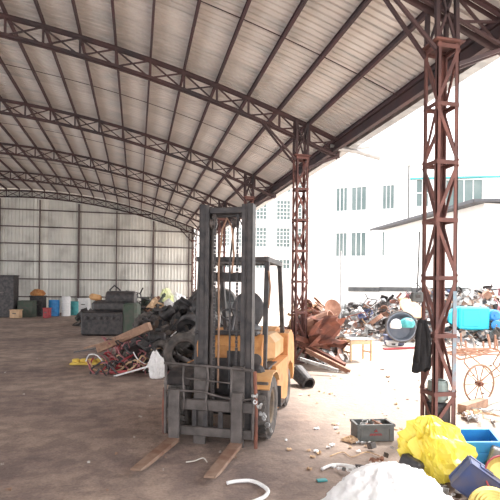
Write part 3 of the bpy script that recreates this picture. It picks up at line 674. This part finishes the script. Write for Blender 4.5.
# yellow moulded tray
t = tag(empty('yellow_tray', at(88, 364), -.1), 'yellow moulded tray lying left of the cable tangle', 'tray')
g = MB(); g.box((0,0,.03), (.72,.42,.05), bev=.02)
for k in range(4): g.lathe([(.075, .05), (.085, .10), (.06, .12), (0, .12)], 12, (-.26+.17*k, .0, 0))
traym = mat('dull_yellow_plastic', (.75, .56, .12), (.62, .44, .09), .6, 0, 5, .1); g.build('shell', traym, t)
for k in range(3): MB().box((-.18+.18*k, -.14, .06), (.04, .10, .03)).build('rib', traym, t)
def sack(name, px, py, rx, ry, rz, seed, mt, label, cat='bag', amp=.3, rot=0, lift=0, res=(44, 26)):
    o = blob(rx, ry, rz, seed, amp, nu=res[0], nv=res[1]).build(name, mt); p = at(px, py); o.location = (p.x, p.y, rz*.55+lift); o.rotation_euler = (0, 0, rot-TH); tag(o, label, cat); return o
sack('plastic_bag', 157, 378, .14, .12, .30, 2, white_b, 'white plastic bag standing between cable tangle and forklift')
# tyre leaning left of mast, grey drum seen through mast
o = MB(); o = k_tyre(0).build('tyre', rubber); o.scale = (1.25,)*3; o.location = cw(-1.28, 9.9, .42); o.rotation_euler = (math.pi/2-.2, 0, .1-TH); tag(o, 'large worn tyre leaning upright just left of the mast', 'tyre')
g = MB(); g.lathe([(0, -.35), (.26, -.35), (.27, -.33), (.26, -.1), (.275, -.08), (.26, -.06), (.26, .33), (.275, .35), (.24, .35), (.235, -.3), (0, -.3)], 22)
o = g.build('steel_drum', galv); o.location = cw(-.42, 9.2, 1.35); o.rotation_euler = (math.radians(70), .1, -.5); tag(o, 'grey open drum lying tilted on scrap, seen through the mast', 'drum')
g = MB(); g.lathe([(0, 0), (.27, 0), (.28, .02), (.27, .3), (.28, .32), (.27, .34), (.27, .98), (.28, 1.0), (0, 1.0)], 20); o = g.build('steel_drum', black_paint); o.location = cw(-.45, 9.2, 0); tag(o, 'black upright drum beneath the grey tilted drum behind the forklift', 'drum')
# engine block machine
t = tag(empty('engine_block', cw(-5.1, 17.7, 0), -TH), 'big dark engine block on the floor before the far heap', 'engine')
MB().box((0, 0, .42), (1.5, .8, .82), bev=.05).build('block', steel_dk, t)
MB().box((.2, 0, 1.02), (1.3, .55, .42), bev=.12).build('cylinder_head', black_paint, t)
for k in range(6): MB().lathe([(0, 0), (.07, 0), (.07, .06), (.045, .08), (0, .08)], 10, (-.55+.22*k, -.41, .62), (math.pi/2, 0, 0)).build('port_cover', black_paint, t)
MB().lathe([(0, -.5), (.24, -.5), (.26, -.45), (.26, .45), (.24, .5), (0, .5)], 16, (.55, 0, 1.30), (0, math.pi/2, 0)).build('tank', black_paint, t)
MB().tube([(.2, 0, 1.25), (.15, 0, 1.6), (.3, 0, 1.75), (.5, 0, 1.6), (.55, 0, 1.4)], .03, 6).build('pipe', blackplas, t)
MB().box((.95, -.1, .6), (.5, .7, 1.1), bev=.08).build('gear_housing', grnm, t)
g = MB(); g.box((0, 0, .09), (.40, .3, .22), bev=.06); o = g.build('orange_cover', orange_pale); o.location = cw(-5.45, 17.6, 1.24); tag(o, 'small orange cover lying on top of the dark engine block', 'cover')
o.rotation_euler = (0, .2, .3)
# goods by the back wall
def case(name, px, py, w_, d_, h_, mt, label, cat='box', rz=0):
    p = at(px, py); t = tag(empty(name, p, rz-TH), label, cat); MB().box((0, 0, h_/2), (w_, d_, h_), bev=.03).build('body', mt, t)
    MB().box((0, 0, h_+.015), (w_+.04, d_+.04, .05), bev=.01).build('lid', mt, t); MB().box((0, -d_/2-.015, h_*.6), (w_*.35, .03, .05)).build('handle', steel_md, t); return t
case('steel_cabinet', 1, 317, 1.6, .6, 2.2, steel_dk, 'tall dark steel cabinet at the far left of the back wall', 'cabinet')
case('green_crate', 27, 317, .8, .6, .85, grnm, 'dark green crate by the back wall, right of the tall cabinet', 'crate')
case('tool_chest', 38, 316, .7, .6, 1.1, steel_dk, 'dark grey chest between green crate and blue barrel', 'chest')
def barrel(px, py, mt, label, r=.29, h=.9):
    g = MB(); g.lathe([(0, 0), (r*.96, 0), (r, .03), (r, h*.3), (r*1.05, h*.33), (r, h*.36), (r, h*.64), (r*1.05, h*.67), (r, h*.7), (r, h*.97), (r*.95, h), (r*.9, h-.03), (0, h-.03)], 20)
    o = g.build('barrel', mt); o.location = at(px, py); tag(o, label, 'barrel')
barrel(54, 316, blue, 'blue plastic barrel standing before the back wall'); barrel(66, 316, white_b, 'white barrel right of the blue one before the back wall', .24, 1.1); barrel(74, 315, teal, 'teal barrel right of the white barrel before the back wall', .25, .8)
sack('rag_pile', 35, 305, .35, .3, .25, 8, orange, 'orange-brown rag bundle on the dark grey chest', 'bundle').location = (*at(38, 316).xy, 1.26)
for i, (px, py, w_, h_) in enumerate(((16, 318, .5, .4), (47, 318, .3, .5), (84, 313, .7, .9), (100, 312, .6, 1.3))):
    case('carton', px, py, w_, .4, h_, [tan, redm, white_b, grnm][i], ['tan carton on the floor by the tall cabinet', 'small red carton left of the blue barrel', 'white carton behind the low far heap', 'green carton tower behind the dark engine block'][i], 'carton')
# bright stuff by the wall gap
sack('plastic_bag', 166, 318, .5, .4, 1.0, 12, mat('pale_lime_plastic', (.75, .8, .35), (.8, .8, .6), .6, 0, 3, .1), 'pale lime bag by the right end of the back wall')
sack('plastic_bag', 178, 318, .5, .4, .85, 13, white_b, 'white bag by the right end of the back wall')
# rusty long beams
for i, (a, b, w_, mt, lb) in enumerate(((( 300, 346, 11.2), (345, 370, 10.6), .13, rust, 'thick rusty beam sliding down from the second column'), ((306, 352, 10.9), (350, 374, 10.3), .08, brownpl, 'thinner brown beam below the thick rusty beam'),
        ((296, 340, 11.0), (330, 350, 11.6), .10, rust, 'rusty beam lying across the top of the rusty heap'), ((300, 360, 10.3), (338, 372, 10.0), .05, steel_lt, 'silvery bar lowest beside the rear wheel'))):
    g = MB(); A = atd(*a); B = atd(*b); c = (A+B)/2; g.bar(A-c, B-c, w_, .015); g.bar(A-c+Vector((0,0,w_/2)), B-c+Vector((0,0,w_/2)), .015, w_); g.bar(A-c+Vector((0,0,w_)), B-c+Vector((0,0,w_)), w_, .015); o = g.build('steel_beam', mt); o.location = c; tag(o, lb, 'beam')
g = MB(); g.lathe([(0, 0), (.12, .02), (.26, .09), (.30, .12), (.31, .12), (.27, .07), (.12, 0), (0, -.02)], 24); pan = g.mesh('round_pan', brownpl)
o = inst('round_pan', pan, None, atd(331, 309, 12.6), (math.radians(75), .2, .3-TH)); tag(o, 'round brown pan standing on edge on the rusty heap', 'pan'); o.scale = (.75,)*3
g = crumple(.85, .7, .35, 4.2, 12); o = g.build('torn_tank_shell', rust); o.location = atd(324, 334, 11.3); o.rotation_euler = (1.0, .3, .4); tag(o, 'big torn brown tank shell on the rusty heap behind forklift', 'shell')
g = MB(); g.lathe([(.3, -.3), (.31, -.3), (.33, .3), (.3, .3), (.28, -.27), (.0, -.27)], 18); o = g.build('cut_drum', brownpl); o.location = atd(322, 327, 11.9); o.rotation_euler = (1.2, 0, .9); tag(o, 'brown cut-open drum half buried in the rusty heap', 'drum')
g = MB(); g.lathe([(.22, -.5), (.3, -.5), (.34, .5), (.3, .5), (.22, -.5)], 18); o = g.build('dark_tub', steel_dk); o.location = at(303, 378, .14); o.rotation_euler = (.1, 1.2, 1.9); o.scale = (.42, .42, .42); tag(o, 'dark conical tub lying right behind the rear wheel', 'tub')
# stool frame
t = tag(empty('stool', at(357, 360), .35-TH), 'pale low wooden stool in front of the yard heap', 'stool')
MB().box((0, 0, .52), (.62, .4, .03), bev=.005).build('seat', conc, t)
for sx in (-1, 1):
    for sy in (-1, 1): MB().box((sx*.28, sy*.17, .25), (.045, .045, .5)).build('leg', tan, t)
for sy in (-1, 1): MB().box((0, sy*.17, .44), (.56, .02, .09)).build('apron', tan, t)
for sx in (-1, 1): MB().box((sx*.28, 0, .2), (.03, .34, .04)).build('stretcher', tan, t)
# tub with teal ball
t = tag(empty('round_tub', atd(401, 327, 15.0), 0, (math.radians(78), 0, -TH-.1)), 'big grey-blue round tub tipped towards the camera in the yard', 'tub')
MB().lathe([(0, -.3), (.34, -.3), (.44, .05), (.47, .05), (.47, .08), (.41, .08), (.31, -.26), (0, -.26)], 28).build('shell', mat('grey_blue_plastic', (.18, .20, .25), (.25, .26, .3), .6, 0, 4, .1), t)
MB().tube([(math.cos(k*math.pi/12)*.46, math.sin(k*math.pi/12)*.46, .08) for k in range(24)], .025, 6, closed=True).build('rim', steel_md, t)
sack('helmet', 405, 350, .22, .2, .18, 6, teal, 'teal ball-like canister inside the round tub', 'canister', .1).location = atd(407, 324, 14.8)
sack('helmet', 405, 350, .17, .2, .17, 7, white_b, 'white jug inside the round tub beside the teal canister', 'jug', .1).location = atd(396, 325, 14.85)
case('low_crate', 394, 345, .55, .4, .28, navy, 'low navy crate under the round tub', 'crate')
case('box_white', 392, 346, .3, .3, .12, white_b, 'flat white box before the navy crate', 'box').name = 'flat_box'
beamobj('red_strip', at(384, 349, .03), at(424, 347, .03), .12, .04, redm, 'long faded red strip on the ground under the round tub', 'strip')
g = MB(); g.lathe([(0, 0), (.4, .02), (.43, .05), (.4, .06), (0, .05)], 26); o = g.build('round_tray', tan); o.location = atd(411, 309, 16.3); o.rotation_euler = (math.radians(55), .35, 0); o.scale = (1.1, .8, 1); tag(o, 'large tan round tray on the yard heap left of the column', 'lid')
# cyan machine
t = tag(empty('cyan_machine', at(471, 342), -TH-.15), 'bright cyan machine with a round motor in the yard at right', 'machine')
t.location.z = .25
MB().box((0, 0, .55), (.95, .7, .75), bev=.05).build('housing', cyan, t); MB().box((-.1, -.36, .55), (.5, .03, .5), bev=.008).build('access_panel', cyan, t)
MB().prism([(-.48, .90), (-.75, .70), (-.75, .40), (-.48, .25)], -.25, .25).build('chute', cyan, t)
MB().lathe([(0, -.2), (.17, -.2), (.19, -.15), (.19, .15), (.14, .2), (.03, .2), (.03, .28), (0, .28)], 18, (.66, -.1, .66), (math.pi/2, 0, 0)).build('motor', blue, t)
MB().lathe([(.03, -.03), (.15, -.03), (.17, .0), (.15, .03), (.03, .03), (.03, -.03)], 18, (.66, -.42, .35), (math.pi/2, 0, 0)).build('pulley', blue, t)
for sx in (-1, 1):
    for sy in (-1, 1): MB().box((sx*.4, sy*.28, -.04), (.07, .07, .44)).build('foot', cyan, t)
# rack pile before the cyan machine
for i in range(6):
    scrap('tubular_rack', R.choice(['silvery', 'brown', 'grey']), at(456+5*i, 352, .12+.12*(i % 3)), (R.uniform(-.3, .3), R.uniform(-.4, .4), R.uniform(0, 3)), 1.1, '%s in the rack pile before the cyan machine' % ['lowest at left', 'second at left', 'topmost at left', 'lowest at right', 'second at right', 'topmost at right'][i])
# spoked wheel on barrow frame
pw = at(479, 404); t = tag(empty('cart_wheel', (pw.x, pw.y, .31), 0, (math.pi/2, 0, .36-TH)), 'thin rusty spoked cart wheel standing at far right of the yard', 'wheel')
MB().tube([(math.cos(k*math.pi/16)*.29, math.sin(k*math.pi/16)*.29, 0) for k in range(32)], .017, 6, closed=True).build('rim', wood, t)
MB().lathe([(.012, -.06), (.035, -.06), (.035, .06), (.012, .06), (.012, -.06)], 10).build('hub', rust, t)
for k in range(10): an = k*math.pi/5; MB().bar((math.cos(an)*.03, math.sin(an)*.03, 0), (math.cos(an)*.28, math.sin(an)*.28, 0), .013).build('spoke', wood, t)
t = tag(empty('barrow_frame', pw), 'thin bent tube barrow frame around the spoked wheel', 'frame')
q = lambda px, py, d: atd(px, py, d)-pw
for pts in ([q(467, 353, 7.9), q(464, 362, 7.8), q(479, 382, 7.6), q(499, 366, 7.5), q(503, 355, 7.5)], [q(467, 353, 7.9), q(485, 368, 8.0), q(494, 378, 7.9), q(505, 372, 7.8)], [q(500, 352, 7.6), q(493, 364, 7.6), q(500, 372, 7.6)]):
    MB().tube(pts, .012, 6).build('tube', wood, t)
g = MB(); a = at(462, 409, .06); b = at(484, 402, .07); c = (a+b)/2; o = beamobj('timber_block', a, b, .13, .12, wood, 'short squared timber lying left below the spoked wheel', 'timber')
o = beamobj('pale_post', at(478, 404, .05), at(503, 396, .05), .09, .09, conc, 'pale post lying to the right of the squared timber', 'post')
for i in range(10):
    px = R.uniform(470, 500); scrap(R.choice(['rod_bundle', 'metal_sheet', 'bent_angle_iron']), R.choice(['silvery', 'tan', 'white']), at(px, R.uniform(404, 424), .05), (0, 0, R.uniform(0, 6)), .35, 'on the ground right of the nearest column')
# things on the nearest column
cp = Vector((U0, A0, 0))
def jacket():
    g = MB(); n = 22; rows = 14; H = .62
    for j in range(rows+1):
        v = j/rows; wd = .07+.055*math.sin(min(1, v*1.6)*math.pi/2)+.02*v; dp = .045+.03*v
        for i in range(n):
            th = 2*math.pi*i/n; fold = 1+.22*math.sin(th*5+v*3)*v+.15*noise.noise(Vector((th*2, v*4, 2)))
            g.v.append((math.cos(th)*wd*fold+.02*math.sin(v*4), math.sin(th)*dp*fold, -H*v*(1+.06*math.sin(th*2))))
    for j in range(rows):
        for i in range(n): g.f.append((j*n+i, (j+1)*n+i, (j+1)*n+(i+1) % n, j*n+(i+1) % n))
    g.f.append(tuple(range(n))); return g
jp = atd(422, 320, 6.2)
t = tag(empty('hanging_jacket', jp, -TH), 'black jacket hanging from the left side of the nearest column', 'jacket'); t.scale = (.72, .8, 1)
jacket().build('body', cloth, t, True)
for s_, dx in ((-1, -.055), (1, .06)):
    MB().tube([(dx*.7, -.02, -.04), (dx*1.5, -.04, -.16), (dx*1.6, -.045, -.34), (dx*1.45, -.04, -.52+(.08 if s_ > 0 else 0))], [.035, .045, .042, .036], 10).build('sleeve', cloth, t, True)
MB().tube([(-.04, -.01, 0), (0, -.04, .03), (.04, -.01, 0), (0, .03, .02)], .014, 6, closed=True).build('collar', cloth, t, True)
t = tag(empty('switch_box', atd(417, 297, 6.1), -TH), 'small grey switch box on the left side of the nearest column', 'switch box')
MB().box((0, 0, 0), (.13, .08, .12), bev=.01).build('case', gdark, t); MB().box((0, -.045, .01), (.05, .02, .04)).build('toggle', steel_md, t); MB().tube([(0,0,.06), (.01,.0,.3), (.03,.02,.8)], .008, 6).build('cable', blackplas, t)
g = MB(); g.lathe([(0, 0), (.10, .0), (.13, .04), (.135, .2), (.12, .24), (.10, .24), (.09, .04), (0, .03)], 18); o = g.build('enamel_pot', mat('grey_green_enamel', (.22, .28, .27), (.3, .34, .33), .5, 0, 5, .1)); o.location = (U0, A0, .34); tag(o, 'grey-green pot tied inside the lower part of the nearest column', 'pot'); o.scale = (.95, .95, 1.1)
g = MB(); g.box((0, 0, 0), (.24, .24, .30), bev=.03); o = g.build('round_tin', steel_dk); o.location = (U0, A0, .175); tag(o, 'dark tin inside the foot of the nearest column', 'tin')
# paint splash on the nearest column's right leg: a blue band
for ch in cols[0].children:
    pass
o = MB().box((.124, -.1525, 1.1), (.053, .005, 1.25)).build('blue_paint_band', mat('faded_blue_paint', (.22, .36, .45), (.34, .2, .17), .8, 0, 6, .2), cols[0]); o['label'] = 'faded blue painted length of the right leg'
# battery crate
pb_ = at(373, 441); pb_ = at(372, 438); t = tag(empty('battery_crate', pb_, .10-TH), 'dark grey ribbed crate with red lettering, on floor left of column', 'crate')
W_, D_, H_ = .42, .24, .19
g = MB(); g.box((0, 0, .012), (W_, D_, .024))
for s_ in (-1, 1): g.box((0, s_*D_/2, H_/2), (W_, .016, H_)); g.box((s_*W_/2, 0, H_/2), (.016, D_, H_))
g.build('shell', gdark, t)
g = MB()
for s_ in (-1, 1): g.box((0, s_*(D_/2+.004), H_-.012), (W_+.035, .028, .026)); g.box((s_*(W_/2+.004), 0, H_-.012), (.028, D_+.035, .026))
g.build('rim', gdark, t)
for k in (-1, 1): MB().box((k*.17, -D_/2-.011, .075), (.012, .01, .13)).build('rib', gdark, t)
g = MB(); yy = -D_/2-.0105      # the red print is too small and blurred to read: a small crest over one line of worn strokes
g.box((0, yy, .118), (.022, .003, .016)); g.box((.004, yy, .131), (.010, .003, .014)); g.box((-.016, yy, .112), (.014, .003, .007)); g.box((.018, yy, .112), (.012, .003, .007))
for k in range(9):
    x = -.064+.016*k; hh = .024 if k % 3 else .028; g.box((x-.004, yy, .078), (.004, .003, hh)); g.box((x+.003, yy, .078+(.009 if k % 2 else -.009)), (.011, .003, .005)); g.box((x+.002, yy, .078), (.009, .003, .004))
g.build('red_lettering', redm, t, kind='stuff', label='worn red crest and line of print on the front')
for k in range(9):
    scrap(R.choice(['pipe_piece', 'gear_wheel', 'wire_coil']), R.choice(['grey', 'silvery', 'brown']), pb_+Vector((R.uniform(-.15, .15), R.uniform(-.06, .08), .16+R.uniform(0, .02))), (R.uniform(-.3, .3), R.uniform(-.3, .3), R.uniform(0, 6)), .22, 'heaped in the dark ribbed crate')
# foreground rubbish pile, bottom right
def cloth_heap(name, px, py, corners, H, seed, mt, label, wr=.03, peak=(0, 0), rot=0, lift=0.0, pw=1.0, cat='bag', nu=120, nv=40, smooth=True):
    # a film or sack collapsed over its contents: straight folds run from the peak to the corners (angle, reach, height), fine wrinkles between
    g = MB(); vs = []; cs = sorted(corners)
    def edge(th):
        th %= 2*math.pi
        for k in range(len(cs)):
            a0, r0, z0 = cs[k]; a1, r1, z1 = cs[(k+1) % len(cs)]
            if k == len(cs)-1: a1 += 2*math.pi
            t_ = th if th >= cs[0][0] else th+2*math.pi
            if a0 <= t_ <= a1:
                f = (t_-a0)/(a1-a0); p = Vector((math.cos(a0)*r0, math.sin(a0)*r0, z0)).lerp(Vector((math.cos(a1)*r1, math.sin(a1)*r1, z1)), f); return p
    pk = Vector((peak[0], peak[1], H))
    for j in range(nv+1):
        v = j/nv
        for i in range(nu):
            th = 2*math.pi*i/nu; e = edge(th); p = pk.lerp(e, v); p.z = H*(1-v**pw)+e.z*v
            bul = math.sin(v*math.pi)*.10*H; out = Vector((math.cos(th), math.sin(th), .5)); q = Vector((p.x*7, p.y*7, p.z*7+seed))
            w1 = .5-abs(noise.noise(Vector((th*2.6, v*1.2, seed))))*2; w2 = .5-abs(noise.noise(q))*2; w3 = .5-abs(noise.noise(q*2.6))*2; w4 = .5-abs(noise.noise(q*6))*2
            p = p + out*(bul + wr*min(1, v*4)*(w1*1.1+w2*.8+w3*.5+w4*.22)); p.z = max(p.z, 0); vs.append(p)
    for i in range(nu): vs.append(Vector((vs[nv*nu+i].x*.7, vs[nv*nu+i].y*.7, 0)))
    fs = [(j*nu+i, (j+1)*nu+i, (j+1)*nu+(i+1) % nu, j*nu+(i+1) % nu) for j in range(nv+1) for i in range(nu)]
    o = g.add(vs, fs).build(name, mt, None, smooth); p = at(px, py); o.location = (p.x, p.y, lift); o.rotation_euler = (0, 0, rot-TH); tag(o, label, cat); return o
cloth_heap('white_sack', 388, 508, [(0, .56, .02), (.35, .48, .13), (.9, .36, .12), (1.7, .27, .08), (2.5, .40, .05), (3.1, .56, .0), (3.9, .48, .0), (4.9, .38, .0), (5.7, .50, .0)], .33, 4, white_b, 'large crumpled white sack at the bottom edge of the foreground pile', .028, peak=(-.02, .08), pw=1.2, cat='sack')
cloth_heap('yellow_bag', 437, 479, [(-.15+6.283, .33, .20), (.7, .24, .10), (1.6, .2, .1), (2.5, .26, .14), (3.0, .37, .26), (3.6, .22, .05), (4.5, .24, .0), (5.3, .27, .0)], .55, 23, yellow_b, 'crumpled yellow plastic bag on the foreground pile', .05, peak=(-.05, .04), pw=1.05, lift=.03, nu=52, nv=15, smooth=False)
o = MB().box((0, 0, 0), (.22, .2, .2), bev=.02).build('black_box', blackplas); o.location = at(413, 468, .12); o.rotation_euler = (.3, .2, .5); tag(o, 'black box tucked under the left side of the yellow bag', 'box')
def open_box(name, loc, rot, w_, d_, h_, mt, label, cat='box'):
    t = tag(empty(name, loc, 0, rot), label, cat)
    MB().box((0, 0, .01), (w_, d_, .02)).build('bottom', mt, t)
    for s_ in (-1, 1): MB().box((0, s_*d_/2, h_/2), (w_, .014, h_)).build('side', mt, t); MB().box((s_*w_/2, 0, h_/2), (.014, d_, h_)).build('side', mt, t)
    g = MB()
    for s_ in (-1, 1): g.bar((-w_/2, s_*d_/2, h_), (w_/2, s_*d_/2, h_), .025); g.bar((s_*w_/2, -d_/2, h_), (s_*w_/2, d_/2, h_), .025)
    g.build('rim', mt, t)
    MB().box((0, -d_/2-.012, h_*.5), (w_*.4, .012, h_*.35)).build('recess_panel', mt, t); return t
open_box('blue_crate', at(477, 463, .06), (.12, -.06, -.15-TH), .34, .30, .27, blue, 'bright blue plastic crate behind the yellow bag')
nb = open_box('navy_box', at(477, 486, .17), (0, 0, 0), .29, .25, .12, navy, 'navy metal box tipped on its corner in front of the blue crate')
nb.rotation_euler = (Matrix.Rotation(-TH-.15, 3, 'Z') @ Matrix.Rotation(.6, 3, 'Y') @ Matrix.Rotation(-1.35, 3, 'X')).to_euler()
g = MB(); 
pr = [(0, .03)]
for k in range(6): pr += [(.03+.025*k, .035-.004*k), (.04+.025*k, .025-.004*k)]
pr += [(.19, .0), (.195, -.03), (.18, -.03), (0, -.0)]
g.lathe(pr, 32); o = g.build('brass_dish', brass); o.location = at(497, 512, .16); o.rotation_euler = (.75, -.15, 0); tag(o, 'ringed brass-coloured dish at the bottom right corner', 'lid')
t = tag(empty('yellow_pan', at(502, 478, .22), 0, (1.1, -.3, 0)), 'yellow pan with a red rim at the right edge', 'pan')
MB().lathe([(0, 0), (.12, 0), (.16, .04), (.165, .05), (.12, .02), (0, .015)], 24).build('bowl', brass, t); MB().tube([(math.cos(k*math.pi/12)*.165, math.sin(k*math.pi/12)*.165, .05) for k in range(24)], .008, 6, closed=True).build('rim', redm, t)
o = MB().box((0, 0, 0), (.22, .16, .24), bev=.01).build('grey_panel_box', steel_lt); o.location = at(499, 459, .16); o.rotation_euler = (.2, .3, -.4); tag(o, 'pale grey box right of the blue crate', 'box')
hG = mound('rubbish_bed', 2.05, 4.65, .72, .55, .10, debris_dk, 'dark bed of small rubbish under the foreground bags and boxes', 61.0)
for i in range(44):
    px = R.uniform(340, 500); py = R.uniform(452, 498) if px > 395 else R.uniform(444, 474)
    scrap(R.choice(['metal_sheet', 'bent_angle_iron', 'rod_bundle', 'pipe_piece', 'wire_coil', 'appliance_case']), R.choice(['tan', 'white', 'grey', 'dark', 'brown', 'silvery']), at(px, py, .05), (R.uniform(-.3, .3), R.uniform(-.3, .3), R.uniform(0, 6)), R.uniform(.12, .28), 'in the foreground rubbish')
cloth_heap('rag', 351, 441, [(0, .1, 0), (1, .07, 0), (2, .08, 0), (3.1, .11, 0), (4.2, .07, 0), (5.2, .08, 0)], .07, 33, tan, 'dirty tan rag on the floor left of the ribbed crate', .02, cat='rag')
# hoses and litter on the floor
def curve_on_floor(name, pp, r, mt, label, cat='hose'):
    P_ = [at(x, y, r+.004) for x, y in pp]; pts = []
    for i in range(len(P_)-1):
        p0, p1, p2, p3 = P_[max(0, i-1)], P_[i], P_[i+1], P_[min(len(P_)-1, i+2)]
        for k in range(5):
            s_ = k/5; pts.append(.5*((2*p1)+(p2-p0)*s_+(2*p0-5*p1+4*p2-p3)*s_*s_+(-p0+3*p1-3*p2+p3)*s_**3))
    pts.append(P_[-1]); c = P_[0]; o = MB().tube([p-c for p in pts], r, 8).build(name, mt, None, True); o.location = c; tag(o, label, cat)
curve_on_floor('white_hose', [(227, 483), (238, 481), (252, 481), (263, 486), (268, 491), (264, 497), (250, 503)], .017, white_b, 'curved white hose on the floor in front of the right fork')
curve_on_floor('white_hose', [(322, 469), (332, 465), (345, 465), (358, 468), (366, 471)], .015, white_b, 'short curved white hose between ribbed crate and white sack')
curve_on_floor('thin_wire', [(330, 456), (343, 452), (352, 457), (366, 452), (380, 456)], .006, tan, 'thin tan wire in front of the ribbed crate', 'wire')
curve_on_floor('thin_wire', [(186, 462), (194, 461), (203, 458), (207, 462)], .007, conc, 'short pale wire between the two forks', 'wire')
t = at(322, 481); o = MB().box((0, 0, .008), (.09, .05, .012)).build('teal_card', teal); o.location = t; tag(o, 'small teal and white card on the floor left of the white sack', 'card')
def litter(px, py, s_, mt, lab, grp):
    o = crumple(s_, s_*.6, s_*.12, R.uniform(0, 50), 3).build('litter_flake', mt); o.location = at(px, py, s_*.1+.008); o.rotation_euler = (0, 0, R.uniform(0, 6)); tag(o, lab, 'litter', grp)
for i in range(60):
    lx, ly = R.uniform(285, 420), R.uniform(372, 470); wh = 'between forklift and ribbed crate' if lx < 340 else ('behind the ribbed crate' if ly < 415 else 'around the ribbed crate')
    ml = R.choice([white_b, tan]); cn = 'white' if ml is white_b else 'tan'
    litter(lx, ly, R.uniform(.03, .07), ml, 'small %s flake of litter on the floor %s' % (cn, wh), '%s litter flakes %s' % (cn, wh))
for i in range(45):
    litter(R.uniform(0, 240), R.uniform(322, 500), R.uniform(.02, .05), R.choice([conc, wood]), 'small flake of litter on the dark floor at left', 'litter flakes on the left floor')
for i in range(30):
    litter(R.uniform(330, 500), R.uniform(352, 400), R.uniform(.04, .09), R.choice([white_b, tan, rust]), 'small flake of litter on the bright yard ground', 'litter flakes on the yard ground')
